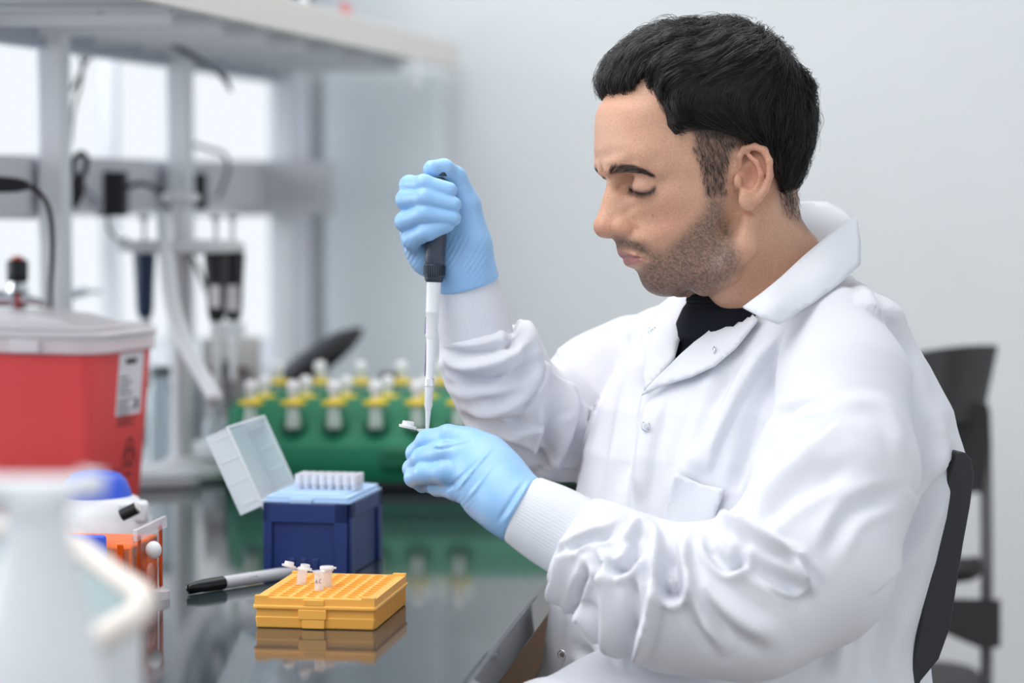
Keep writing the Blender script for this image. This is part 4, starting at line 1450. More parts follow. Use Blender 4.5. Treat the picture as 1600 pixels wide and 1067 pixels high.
def depth_W(px, py, lo=5, hi=85):
    """lateral offset (mm) where the near surface of the head is seen at an image point."""
    for w in np.arange(hi, lo, -0.5):
        q = HL(px, py, w)
        if samp(W2, np.array([q[0]]), np.array([q[2]]))[0] >= (w * MM) ** 2:
            return w
    return lo


EYE = HL(1003, 292, 31.0); EYE[0] = midX(288)[0] + .0262
LIPC = [(966, 391, 3), (972, 395, 9), (984, 397.5, 16), (1002, 402, 23.5)]
earW = 74.0
def EL(px, py, w):
    return HL(px, py, w)


ear_rim = [EL(1157, 262, 73), EL(1155, 244, 76), EL(1163, 233, 79), EL(1179, 229, 83), EL(1194, 235, 87), EL(1202, 252, 89.5), EL(1203, 275, 89), EL(1196, 296, 85), EL(1184, 311, 81)]
ear_anti = [EL(1170, 243, 80), EL(1182, 254, 83.5), EL(1188, 272, 84.5), EL(1183, 290, 82), EL(1172, 300, 79.5)]


def sideflip(q):
    s = q.copy(); s[..., 1] = np.abs(s[..., 1])
    return s


def head_sdf_local(q0, detail=True):
    f = head_base(q0)
    q = sideflip(q0)
    f = smin(f, s_cone(q0, NK1, NK2, .046, .050), .018)
    # sternomastoid and nape fullness
    f = smin(f, s_cone(q, HC(1190, 330, 44), HC(1132, 452, 24), .012, .012), .02)
    f = smin(f, s_cone(q0, HC(1190, 345), HC(1228, 435), .026, .050), .02)
    if not detail:
        return f
    # eye sockets: small dip, then the lid over the eyeball
    f = smax(f, -s_ell(q, EYE + np.array([-.0125, -.0105, .0035]), (.011, .010, .0085)), .010)
    f = smin(f, s_ell(q, EYE, (.0126, .0145, .0122)), .007)
    f = smax(f, -s_chain(q, [EYE + np.array(v) * MM for v in ((-11.5, -11, 7), (-14, -4, 9.5), (-13.5, 4, 9.8), (-9.0, 12, 7.5))], [.0012] * 4, .001), .003)
    # lash slit
    f = smax(f, -s_chain(q, [EYE + np.array(v) * MM for v in ((-12.0, -8, -5.0), (-13.4, -3, -6.8), (-13.0, 4, -7.0), (-9.0, 11, -5.5))], [.0008] * 4, .001), .0022)
    # brow ridge and cheek bone
    f = smin(f, s_chain(q, [HL(951, 266, 8), HL(972, 257, 24), HL(1003, 259, 42), HL(1030, 268, 50)], [.0035, .0048, .0045, .003], .005), .010)
    # nose wings, tip
    f = smin(f, s_ell(q, HL(978, 356, 12.5), (.0105, .0052, .0072)), .008)
    f = smin(f, s_ell(q0, HL(943, 354, 0), (.0080, .0078, .0074)), .008)
    f = smax(f, -s_chain(q, [HL(988, 344, 19), HL(992, 357, 20), HL(984, 369, 18)], [.0010, .0013, .0010], .002), .004)
    f = smax(f, -s_ell(q, HL(957, 372, 6.5) + np.array([.002, 0, .0005]), (.0050, .0030, .0026)), .0025)
    # lips
    f = smin(f, s_chain(q, [HL(978, 392.5, 0), HL(983, 394.8, 9), HL(993, 398.5, 18)], [.0028, .0026, .0014], .003), .006)
    f = smin(f, s_chain(q, [HL(990, 407.5, 0), HL(994, 408, 9), HL(1001, 406, 17)], [.0038, .0036, .0018], .003), .006)
    mp = [HL(989, 401.2, 7), HL(991, 401.5, 10), HL(993, 402.3, 15), HL(1009, 404, 22.5)]
    f = smax(f, -s_chain(q, mp, [.0003, .0005, .0008, .0008], .001), .0012)
    f = smax(f, -s_ell(q, HL(1010, 405, 24), (.003, .002, .004)), .004)
    f = smin(f, s_chain(q, [HL(1098, 448, 30), HL(1130, 425, 50), HL(1162, 385, 60), HL(1170, 345, 64)], [.008, .010, .010, .006], .01), .014)
    # chin fullness
    f = smin(f, s_ell(q0, HL(1030, 441, 0) + np.array([.006, 0, 0]), (.017, .020, .012)), .012)
    # crease where jaw meets neck
    f = smax(f, -s_chain(q, [HL(1092, 452, 22), HL(1116, 447, 40), HL(1140, 434, 50)], [.0012, .0014, .0008], .002), .004)
    # ear
    base = s_ell(q, (EL(1178, 262, 76) + EL(1180, 290, 74)) / 2, (.0135, .0072, .029), EARR)
    rim = s_chain(q, ear_rim, [.0022, .0028, .0031, .0033, .0034, .0033, .0031, .0032, .0040], .002)
    lobe = s_ell(q, EL(1167, 314, 77.5), (.0078, .0038, .0090))
    anti = s_chain(q, ear_anti, [.0022, .0028, .0030, .0028, .0024], .002)
    conch = s_ell(q, EL(1167, 276, 81), (.0098, .0085, .0135))
    tragus = s_ell(q, EL(1153, 283, 75), (.0040, .0030, .0070))
    e = smin(smin(base, rim, .003), lobe, .006)
    e = smin(e, anti, .003)
    e = smax(e, -conch, .002)
    e = smax(e, -s_chain(q, [EL(1163, 246, 82), EL(1178, 239, 86), EL(1192, 250, 90), EL(1195, 275, 90), EL(1189, 292, 86)], [.0016, .002, .002, .002, .0014], .001), .002)
    e = smin(e, tragus, .003)
    e = smin(e, s_cone(q, EL(1165, 300, 76), EL(1184, 308, 80), .0038, .0034), .003)
    f = smin(f, e, .004)
    return f


ra = math.radians(-14)
EARR = np.array([[math.cos(ra), 0, -math.sin(ra)], [0, 1, 0], [math.sin(ra), 0, math.cos(ra)]]) @ np.array([[math.cos(.42), -math.sin(.42), 0], [math.sin(.42), math.cos(.42), 0], [0, 0, 1]])


def head_cam(p):
    return head_sdf_local(cam2loc(p))


def bounds(ptsc, pad):
    a = np.array(ptsc)
    return a.min(0) - pad, a.max(0) + pad


lo = np.array([CP3(915, 600, 2.35)[0], CP3(0, 540, 2.35)[1], 2.24])
hi = np.array([CP3(1330, 0, 2.42)[0], CP3(0, 20, 2.35)[1], 2.50])
Vh, Fh = surface_nets(head_cam, lo, hi, .00150)
Vh = laplace(Vh, Fh, 1, .4)

# neck/torso/arms core, hidden inside the coat; same object as the head
SH_N, SH_F = CP3(1330, 570, 2.30), CP3(960, 560, 2.60)
EL_N, WR_N = CP3(1262, 925, 2.17), CP3(812, 792, 2.235)
EL_F, WR_F = CP3(868, 680, 2.50), CP3(732, 450, 2.395)
HIP = CP3(1275, 1180, 2.43)


def core_sdf(p):
    f = s_cone(p, CP3(1200, 470, 2.44), CP3(1215, 600, 2.46), .045, .06)
    f = smin(f, s_ell(p, CP3(1215, 760, 2.46), (.10, .13, .10)), .04)
    f = smin(f, s_ell(p, CP3(1240, 1060, 2.44), (.12, .15, .13)), .05)
    f = smin(f, s_chain(p, [SH_N, EL_N, WR_N + np.array([0, 0, .004]), WR_N + (CP3(750, 738, 2.28) - WR_N) * .8], [.034, .026, .017, .011], .02), .03)
    f = smin(f, s_chain(p, [SH_F, EL_F, CP3(738, 480, 2.412), CP3(728, 425, 2.404), CP3(705, 370, 2.412)], [.034, .020, .018, .017, .012], .02), .03)
    f = smin(f, s_chain(p, [HIP + np.array([0, 0, -.08]), CP3(800, 1215, 2.20)], [.07, .05], .02), .04)
    f = smin(f, s_chain(p, [HIP + np.array([0, 0, .08]), CP3(820, 1215, 2.50)], [.07, .05], .02), .04)
    f = smin(f, s_cone(p, CP3(800, 1215, 2.20), CP3(860, 1900, 2.20), .05, .035), .03)
    f = smin(f, s_cone(p, CP3(820, 1215, 2.50), CP3(880, 1760, 2.50), .05, .035), .03)
    return f


lo2, hi2 = np.array([-.14, -.92, 2.0]), np.array([.46, .16, 2.75])
Vb, Fb = surface_nets(core_sdf, lo2, hi2, .010)
Vall = np.concatenate([Vh, Vb]); Fall = np.concatenate([Fh, Fb + len(Vh)])

# ---- skin tint: stubble, lips, brows, lash line, short side hair, painted shade in the ear, all in the skin itself
ql = cam2loc(Vh)
qs = sideflip(ql)
# position each vertex on the near side of the face as the photo would show it
nearc = loc2cam(qs)
u_, v_ = project(nearc)
SK = np.array(srgb(203, 156, 130)[:3]); SKR = np.array(srgb(206, 140, 118)[:3])
BE = np.array(srgb(100, 84, 76)[:3]); LIP = np.array(srgb(176, 118, 118)[:3]); HA = np.array(srgb(34, 30, 30)[:3])
rg = np.random.RandomState(4)
col = np.tile(SK, (len(Vh), 1))
def blend(mask, c):
    global col
    col = col * (1 - mask[:, None]) + c * mask[:, None]
def sstep(x, a, b):
    t = np.clip((x - a) / (b - a), 0, 1)
    return t * t * (3 - 2 * t)
def blob(cx, cy, rx, ry):
    return np.exp(-(((u_ - cx) / rx) ** 2 + ((v_ - cy) / ry) ** 2))
blend(.35 * blob(950, 355, 22, 16), SKR)
blend(.28 * blob(1040, 345, 45, 30), SKR)
blend(.45 * blob(1185, 262, 26, 40), SKR)
blend(.5 * blob(1170, 275, 9, 18), np.array(srgb(150, 84, 66)[:3]))  # shade of the ear hollow, painted into the skin colour
blend(.30 * sstep(v_, 380, 470) * sstep(u_, 1130, 1200), np.array(srgb(200, 134, 92)[:3]))
sp = .62 + .62 * rg.rand(len(Vh))
beard2 = [(960, 378), (975, 372), (1000, 378), (1014, 392), (1004, 397), (990, 392), (968, 390)]
beard = [(1106, 306), (1131, 306), (1140, 350), (1150, 385), (1160, 420), (1120, 450), (1090, 470), (1040, 480), (990, 470), (985, 425), (1001, 421), (1012, 408), (1008, 398), (995, 388), (975, 385), (960, 384), (955, 374), (975, 371), (1002, 378), (1020, 392), (1040, 392), (1065, 368), (1085, 345), (1100, 330)]
bm = sstep(polydist(u_, v_, beard), -14, 14)
blend(np.clip(.80 * bm * sp, 0, 1), BE)
blend(np.clip(.5 * sstep(polydist(u_, v_, beard2), -4, 5) * sp, 0, 1), np.array(srgb(70, 60, 56)[:3]))
blend(np.clip(.40 * sstep(polydist(u_, v_, [(985, 430), (1040, 440), (1090, 430), (1140, 390), (1150, 430), (1110, 470), (1000, 470)]), -14, 14) * sp, 0, 1), np.array(srgb(84, 70, 64)[:3]))
lipp = [(960, 391), (972, 393), (986, 397), (1000, 401.5), (1010, 404), (1001, 409), (992, 413), (983, 415), (972, 408), (965, 398)]
blend(.55 * np.exp(-(linedist(u_, v_, [(972, 399), (984, 400.5), (1008, 404)])[0] / 1.6) ** 2), np.array(srgb(90, 52, 50)[:3]))
blend(.8 * sstep(polydist(u_, v_, lipp), -1.5, 2), LIP)
brow = [(950, 268), (962, 261), (978, 257), (995, 259), (1012, 267), (1020, 273), (1000, 272), (975, 270), (955, 273)]
blend(.50 * sstep(polydist(u_, v_, brow), -2.5, 3.5), HA)
dl, tl = linedist(u_, v_, [(984, 294), (990, 299), (1003, 302), (1016, 299), (1023, 293)])
blend(.9 * np.exp(-(dl / 2.8) ** 2), HA)
blend(.30 * np.exp(-(dl / 8.0) ** 2), np.array(srgb(140, 100, 92)[:3]))
side = [(1085, 205), (1130, 160), (1240, 180), (1250, 285), (1238, 330), (1222, 300), (1205, 232), (1180, 222), (1150, 232), (1136, 262), (1134, 304), (1102, 304), (1096, 262), (1084, 236)]
blend(.68 * sstep(polydist(u_, v_, side), -10, 10) * (qs[:, 1] > .035), np.array(srgb(70, 60, 56)[:3]))
nap = [(1210, 270), (1260, 230), (1250, 300), (1262, 360), (1225, 330)]
blend(.55 * sstep(polydist(u_, v_, nap), -14, 8), np.array(srgb(70, 58, 50)[:3]))
scalp = [(948, 145), (974, 144), (990, 132), (1002, 112), (1014, 122), (1035, 165), (1060, 200), (1100, 215), (1200, 225), (1250, 270), (1300, 200), (1280, 60), (1120, 10), (960, 50), (930, 120)]
blend(.8 * sstep(polydist(u_, v_, scalp), -5, 8), np.array(srgb(60, 46, 40)[:3]))
# moles
for mx_, my_, r_ in ((1020.5, 337.5, 1.6), (1062, 292, 1.2), (975, 304, 1.0), (1145, 329, 1.1)):
    blend(.7 * np.exp(-(((u_ - mx_) / r_) ** 2 + ((v_ - my_) / r_) ** 2)) * (ql[:, 1] > 0), np.array(srgb(110, 66, 50)[:3]))
col = np.concatenate([col, np.tile(SK, (len(Vb), 1))])

M_skin = mat('skin', SK.tolist() + [1], .48, sss=.22, bump=.05, bscale=900)
nt = M_skin.node_tree
at = nt.nodes.new('ShaderNodeAttribute'); at.attribute_name = 'tint'
nt_noise = nt.nodes.new('ShaderNodeTexNoise'); nt_noise.inputs['Scale'].default_value = 700; nt_noise.inputs['Detail'].default_value = 3
tc_ = nt.nodes.new('ShaderNodeTexCoord')
mr = nt.nodes.new('ShaderNodeMapRange'); mr.inputs['From Min'].default_value = .3; mr.inputs['From Max'].default_value = .7
mr.inputs['To Min'].default_value = .88; mr.inputs['To Max'].default_value = 1.12
mx2 = nt.nodes.new('ShaderNodeMix'); mx2.data_type = 'RGBA'; mx2.blend_type = 'MULTIPLY'; mx2.inputs[0].default_value = 1
nt.links.new(tc_.outputs['Object'], nt_noise.inputs['Vector'])
nt.links.new(nt_noise.outputs['Fac'], mr.inputs['Value'])
nt.links.new(at.outputs['Color'], mx2.inputs[6]); nt.links.new(mr.outputs['Result'], mx2.inputs[7])
nt.links.new(mx2.outputs[2], nt.nodes['Principled BSDF'].inputs['Base Color'])
body = fast_mesh('body', Vall, Fall, M_skin, person, colors=col)

# ================================================================ HAIR
hair_poly = [(945, 143), (955, 142), (972, 145), (984, 140), (996, 128), (1007, 119), (1014, 128), (1024, 146), (1036, 162), (1040, 178), (1043, 196), (1056, 214), (1066, 204), (1090, 196), (1120, 204), (1150, 214), (1172, 225), (1192, 232),
             (1206, 250), (1210, 275), (1222, 298), (1240, 292), (1300, 250), (1320, 150), (1250, 20), (1120, 0), (980, 20), (915, 80), (915, 130)]


def hair_T(ql_):
    qn = sideflip(ql_)
    uu, vv = project(loc2cam(qn).reshape(-1, 3))
    dd = polydist(uu, vv, hair_poly).reshape(ql_.shape[:-1])
    cap = 0.0115 + .002 * np.sin(uu * .05).reshape(dd.shape)
    front = np.exp(-((uu - 945) / 40) ** 2 - ((vv - 100) / 40) ** 2).reshape(dd.shape)
    cap = cap - .0035 * front
    T = np.where(dd > 0, cap * (1 - np.exp(-dd / 16.0)), dd * .0007)
    return T


def hair_sdf(p):
    q = cam2loc(p)
    f = head_base(q) - hair_T(q)
    f = f - .0011 * smooth_noise(p, 260, 3) - .0012 * smooth_noise(p * np.array([1, 1, .4]), 520, 8)
    return f


loh = np.array([CP3(905, 0, 2.28)[0], CP3(0, 340, 2.35)[1], 2.22]); hih = np.array([CP3(1310, 0, 2.46)[0], CP3(0, 5, 2.40)[1], 2.53])
Vr, Fr = surface_nets(hair_sdf, loh, hih, .0022)
M_hair = mat('black_hair', srgb(22, 20, 22), .42, bump=.5, bscale=900, spec=.35)
hair = fast_mesh('hair', Vr, Fr, M_hair, person)

# strands combed over the hair mass, gathered in locks
rg = np.random.RandomState(7)


def grad(fn, p, e=.0012):
    g = np.stack([fn(p + np.eye(3)[k] * e) - fn(p - np.eye(3)[k] * e) for k in range(3)], -1)
    return g / (np.linalg.norm(g, axis=-1)[:, None] + 1e-9)


def surf0(p):
    q = cam2loc(p)
    return head_base(q) - hair_T(q)


qr = cam2loc(Vr); u0, v0 = project(Vr)
idx = np.where((hair_T(qr) > .0022) & (qr[:, 1] > -.045))[0]
crown = CP3(1196, 84, 2.36)
steps = 10


def comb(p, Ls, lift, fly):
    paths = [p.copy()]
    N = len(p)
    dirn = None
    phase = rg.rand(N) * 6.28
    for s in range(steps):
        n = grad(surf0, p)
        away = p - crown
        away /= np.linalg.norm(away, axis=1)[:, None] + 1e-9
        # whorl at the crown
        d = away + .55 * np.stack([away[:, 1], -away[:, 0], 0 * away[:, 0]], 1) + np.array([0, -.15, 0])
        uu, vv = project(p)
        fr = sstep(1050 - uu, 0, 60)
        fdir = np.stack([-.65 + .9 * sstep(vv, 100, 150), -.45 - .2 * sstep(vv, 60, 130), 0 * uu], 1)
        d = d * (1 - fr[:, None]) + fr[:, None] * fdir
        sd2 = sstep(vv, 105, 190) * (1 - fr)
        d = d * (1 - sd2[:, None]) + sd2[:, None] * np.stack([.50 + .3 * sstep(uu, 1050, 1150) * sstep(200 - vv, 0, 60) - .75 * sstep(uu, 1190, 1255), -.75 - .5 * sstep(uu, 1190, 1255), 0 * uu], 1)
        d = d + .75 * np.stack([smooth_noise(p, 62, 21), smooth_noise(p, 62, 22), smooth_noise(p, 62, 23)], 1)
        d = d - n * (d * n).sum(1)[:, None]
        d /= np.linalg.norm(d, axis=1)[:, None] + 1e-9
        if dirn is not None:
            d = .6 * dirn + .4 * d
            d /= np.linalg.norm(d, axis=1)[:, None] + 1e-9
        dirn = d
        q_ = p + d * (Ls / steps)[:, None]
        stop = hair_T(cam2loc(q_)) < -.0035
        p = np.where(stop[:, None], p + d * (Ls / steps)[:, None] * .15, q_)
        dist = surf0(p)
        tgt = lift * np.sin(np.pi * min(1, (s + 1.5) / steps * 1.1)) + .0004 + np.where(fly, .0010 * s, 0)
        p = p + n * np.clip(tgt - dist, -.02, .006)[:, None]
        paths.append(p.copy())
    return np.stack(paths, 1)


NC, NPER = 520, 17
pick = rg.choice(idx, NC)
cl_len = .024 + .018 * rg.rand(NC)
cl_lift = (.0010 + .0042 * rg.rand(NC) ** 1.6) * (1 - .6 * sstep(u0[pick], 1200, 1260))
centre = comb(Vr[pick], cl_len, cl_lift, rg.rand(NC) < 0)
tw = np.linspace(0, 1, steps + 1)
allp = [];
for k in range(NPER):
    off = rg.normal(size=(NC, 3)) * .0024
    shrink = (1 - .72 * tw ** 1.3)[None, :, None]
    w_ = .0005 * np.sin(tw[None, :, None] * (5 + 4 * rg.rand(NC, 1, 1)) + 6.28 * rg.rand(NC, 1, 3))
    allp.append(centre + off[:, None, :] * shrink + w_)
pl_ = np.concatenate(allp)
pick = rg.choice(idx, 3000)
loose = comb(Vr[pick], .018 + .016 * rg.rand(3000), .0008 + .0025 * rg.rand(3000), rg.rand(3000) < .07)
paths = np.concatenate([pl_, loose])
NSTR = len(paths)


def strands(paths, r, name, m, parent):
    N, K, _ = paths.shape
    T = np.gradient(paths, axis=1)
    T /= np.linalg.norm(T, axis=2)[:, :, None] + 1e-9
    a = np.array([.3, .2, .93])
    U = np.cross(T, a); U /= np.linalg.norm(U, axis=2)[:, :, None] + 1e-9
    Wv = np.cross(T, U)
    tap = np.linspace(1, .25, K)[None, :, None] * np.asarray(r).reshape(-1, 1, 1)
    ring = []
    for k in range(3):
        an = 2 * math.pi * k / 3
        ring.append(paths + (U * math.cos(an) + Wv * math.sin(an)) * tap)
    R = np.stack(ring, 2)
    V = R.reshape(-1, 3)
    base = (np.arange(N)[:, None] * K + np.arange(K - 1)[None]) * 3
    F = []
    for k in range(3):
        k2 = (k + 1) % 3
        F.append(np.stack([base + k, base + k2, base + 3 + k2, base + 3 + k], -1).reshape(-1, 4))
    return fast_mesh(name, V, np.concatenate(F), m, parent)


def mirror(Q):
    q = cam2loc(Q); q[..., 1] *= -1
    return loc2cam(q)


M_strand = mat('hair_strands', srgb(26, 23, 23), .30, spec=.7, var=.3, vscale=300)
paths = np.concatenate([paths, mirror(paths[rg.rand(NSTR) < .45])]); NSTR = len(paths)
hs = strands(paths, .00015 + .00016 * rg.rand(NSTR), 'hair_strands', M_strand, hair)
hs.parent = hair; hs['kind'] = 'stuff'
# eyebrows and lashes
def on_face(px, py, lift=.0004):
    w = depth_W(px, py)
    return HL(px, py, w)
bp = []
for k in range(340):
    t = rg.rand(); s = rg.rand()
    cx = 951 + 66 * t
    up = np.interp(t, [0, .25, .45, .75, 1], [263, 259, 258, 263, 271.5]); dn = np.interp(t, [0, .25, .45, .75, 1], [273, 271, 270, 271, 275])
    cy = up + (dn - up) * s
    a = np.interp(t, [0, .3, 1], [-1.1, -.35, .35]) + rg.normal() * .15
    L_ = 7 + 4 * rg.rand()
    pt = []
    for q_ in range(4):
        x_, y_ = cx + math.cos(a) * L_ * q_ / 3, cy + math.sin(a) * L_ * q_ / 3
        pt.append((x_, y_))
    bp.append(pt)
bp = np.array(bp).reshape(-1, 2)
uh, vh_ = project(Vh); vis = (ql[:, 1] > 0)
def lift_pts(P2, off, sgn=1):
    """depth of the near face surface at image points, by nearest vertex."""
    out = np.zeros((len(P2), 3))
    A = np.stack([uh[vis], vh_[vis]], 1); Vv = Vh[vis]; Nn = normals(Vh, Fh)[vis]
    m = (A[:, 0] > 930) & (A[:, 0] < 1240) & (A[:, 1] > 200) & (A[:, 1] < 470) & (Nn[:, 2] < -.05)
    A = A[m]; Vv = Vv[m]
    for i, (x, y) in enumerate(P2):
        j = np.argmin((A[:, 0] - x) ** 2 + (A[:, 1] - y) ** 2)
        out[i] = CP3(x, y, Vv[j, 2] - off)
    return out
B3 = lift_pts(bp, .0007).reshape(-1, 4, 3)
B3 = np.concatenate([B3, mirror(B3)])
eb = strands(B3, np.full(len(B3), .00013), 'eyebrows', M_strand, person); eb['kind'] = 'stuff'
lp_ = []
for k in range(70):
    t = (k % 70) / 69
    x0 = np.interp(t, [0, .2, .5, .8, 1], [984, 990, 1003, 1016, 1023]); y0 = np.interp(t, [0, .2, .5, .8, 1], [294, 299, 302.5, 299.5, 293.5])
    dx = -6 + 7 * t + rg.normal() * .8; dy = 8 + rg.normal() * 1.0
    lp_.append([(x0, y0), (x0 + dx * .35, y0 + dy * .5), (x0 + dx * .7, y0 + dy * .85), (x0 + dx, y0 + dy)])
L3 = lift_pts(np.array(lp_).reshape(-1, 2), .0008).reshape(-1, 4, 3)
L3[:, 1, 2] -= .0015; L3[:, 2, 2] -= .003; L3[:, 3, 2] -= .004
L3 = np.concatenate([L3, mirror(L3)])
el = strands(L3, np.full(len(L3), .00018), 'eyelashes', M_strand, person); el['kind'] = 'stuff'
# clipped side hair, sideburn and nape
sp_ = []
tries = 0
while len(sp_) < 2100 and tries < 40000:
    tries += 1
    x_, y_ = 1080 + rg.rand() * 170, 190 + rg.rand() * 150
    dd1 = max(polydist(np.array([x_]), np.array([y_]), side)[0], polydist(np.array([x_]), np.array([y_]), nap)[0])
    if dd1 < -3 + 6 * rg.rand():
        continue
    if 1140 < x_ < 1206 and y_ > 228:
        continue
    burn = x_ < 1134 and y_ > 235
    a = (1.5 if burn else 1.35) + rg.normal() * .2; L_ = 5 + 5 * rg.rand()
    sp_.append([(x_ + math.cos(a) * L_ * q_ / 3, y_ + math.sin(a) * L_ * q_ / 3) for q_ in range(4)])
S3 = lift_pts(np.array(sp_).reshape(-1, 2), .0006).reshape(-1, 4, 3)
S3 = np.concatenate([S3, mirror(S3)])
ss = strands(S3, np.full(len(S3), .00014), 'side_hair', M_strand, hair); ss['kind'] = 'stuff'
# ================================================================ PERSON: COAT, SHIRT, TROUSERS
DT = 2.44
LAT = np.array([-.59, .81]); LAT /= np.linalg.norm(LAT)      # towards the far shoulder (x, depth)
FRO = np.array([-LAT[1], LAT[0]]); FRO = np.array([-.81, -.59]) / np.hypot(.81, .59)
levels = [(440, 1115, 1320, .62), (475, 1078, 1360, .66), (520, 1022, 1402, .72), (570, 978, 1440, .76), (640, 940, 1478, .80), (710, 915, 1498, .84), (790, 897, 1492, .86), (860, 880, 1478, .86), (930, 866, 1456, .86), (1000, 856, 1440, .86), (1070, 846, 1430, .88), (1160, 830, 1440, .9), (1240, 820, 1450, .9)]
LY = np.array([(533.5 - l[0]) / FPX * DT for l in levels])[::-1]
LXL = np.array([(l[1] - 800) / FPX * DT for l in levels])[::-1]
LXR = np.array([(l[2] - 800) / FPX * DT for l in levels])[::-1]
LK = np.array([l[3] for l in levels])[::-1]


def torso_sdf(p, inset=0.0):
    y = p[..., 1]
    xl = np.interp(y, LY, LXL); xr = np.interp(y, LY, LXR); kk = np.interp(y, LY, LK)
    cx = (xl + xr) / 2; hw = (xr - xl) / 2
    # ellipse with half axes a (lateral) and b = kk*a, projected half width hw
    a = hw / np.sqrt(LAT[0] ** 2 + (kk * LAT[1]) ** 2)
    b = kk * a
    dx = p[..., 0] - cx; dz = p[..., 2] - DT
    u = dx * LAT[0] + dz * LAT[1]; v = dx * FRO[0] + dz * FRO[1]
    k0 = np.sqrt((u / a) ** 2 + (v / b) ** 2); k1 = np.sqrt((u / a ** 2) ** 2 + (v / b ** 2) ** 2) + 1e-6
    f = k0 * (k0 - 1) / k1
    f = np.where(k0 < .05, -b, f)
    f = np.maximum(f, y - LY[-1]); f = np.maximum(f, LY[0] - y)
    return f * .93


slv_n = [CP3(1300, 520, 2.32), CP3(1318, 600, 2.285), CP3(1310, 735, 2.235), CP3(1262, 880, 2.185), CP3(1165, 938, 2.165), CP3(1050, 935, 2.175), CP3(950, 880, 2.20), CP3(893, 838, 2.215)]
slr_n = [.044, .053, .065, .069, .0615, .056, .046, .036]
slv_f = [CP3(995, 572, 2.575), CP3(935, 607, 2.555), CP3(880, 665, 2.515), CP3(800, 625, 2.46), CP3(768, 560, 2.43), CP3(745, 520, 2.415)]
slr_f = [.052, .050, .050, .046, .044, .031]


def sleeve_n(p):
    return s_chain(p, slv_n, slr_n, .030)


def sleeve_f(p):
    return s_chain(p, slv_f, slr_f, .025)


def skirt(p):
    f = s_chain(p, [CP3(1270, 1150, 2.38), CP3(1000, 1170, 2.26), CP3(862, 1168, 2.19)], [.105, .085, .060], .04)
    g = s_chain(p, [CP3(1250, 1150, 2.50), CP3(1000, 1170, 2.50), CP3(850, 1185, 2.50)], [.105, .085, .060], .04)
    return smin(f, g, .03)


# V opening, as a wedge cut into the front of the coat
vneck = [(1083, 452), (1068, 500), (1053, 562), (1060, 562), (1110, 512), (1164, 482), (1210, 452), (1262, 392), (1240, 330), (1120, 350), (1090, 440)]


def coat_parts(p):
    t = torso_sdf(p)
    t = smin(t, s_ell(p, CP3(1305, 492, 2.335), (.060, .024, .055)), .05)
    t = smin(t, s_ell(p, CP3(1082, 512, 2.53), (.065, .024, .05)), .045)
    # neckline hollow
    u, v = project(p.reshape(-1, 3))
    return t


def s_cut(p, c, to):
    n = (to - c) / np.linalg.norm(to - c)
    return (p - c) @ n


def coat_sdf(p):
    t = coat_parts(p)
    t = smin(t, skirt(p), .05)
    n = sleeve_n(p); f = sleeve_f(p)
    f = smax(f, s_cut(p, CP3(743, 523, 2.413), CP3(736, 480, 2.41)), .006)
    n = smax(n, s_cut(p, CP3(893, 838, 2.214), CP3(850, 813, 2.22)), .006)
    c = smin(smin(t, f, .010), n, .004)
    u, v = project(p.reshape(-1, 3))
    w = -polydist(u, v, vneck).reshape(p.shape[:-1]) / FPX * 2.35
    cut = np.maximum(w, p[..., 2] - 2.62)
    neck = s_cone(p, CP3(1176, 420, 2.40), CP3(1188, 520, 2.42), .066, .070)
    c = smax(c, -np.maximum(cut, -1), .003)
    c = smax(c, -neck, .006)
    c = c + .0020 * smooth_noise(p, 38, 5) + .0010 * smooth_noise(p, 85, 6)
    return c


loc_, hic_ = np.array([-.115, -.42, 1.99]), np.array([.48, .115, 2.80])
Vc, Fc = surface_nets(coat_sdf, loc_, hic_, .0025)
Nc = normals(Vc, Fc)
un, vn = project(Vc)
pt = coat_parts(Vc); pn = sleeve_n(Vc); pf = sleeve_f(Vc)
part = np.argmin(np.stack([pt, pn, pf]), 0)
facing = sstep(-Nc[:, 2], -.15, .35)


def fold(pts, amp, w, which, sharp=0, taper=.25):
    """one cloth fold: a ridge (amp>0) or valley (amp<0), amp in mm, w in px."""
    global D
    c = curve_pts(pts, 4)
    x = [q[0] for q in c]; y = [q[1] for q in c]
    m = (part == which) & (un > min(x) - 4 * w) & (un < max(x) + 4 * w) & (vn > min(y) - 4 * w) & (vn < max(y) + 4 * w)
    if not m.any():
        return
    d, t = linedist(un[m], vn[m], c)
    k = np.minimum(1, np.minimum(t, 1 - t) / taper + .15)
    k = np.clip(k, 0, 1)
    if sharp:
        pr = np.exp(-d / (w * .75)) * .8 + .2 * np.exp(-(d / w) ** 2)
    else:
        pr = np.exp(-(d / w) ** 2) - .35 * np.exp(-((d - 1.7 * w) / (.8 * w)) ** 2)
    D[m] += amp * pr * k


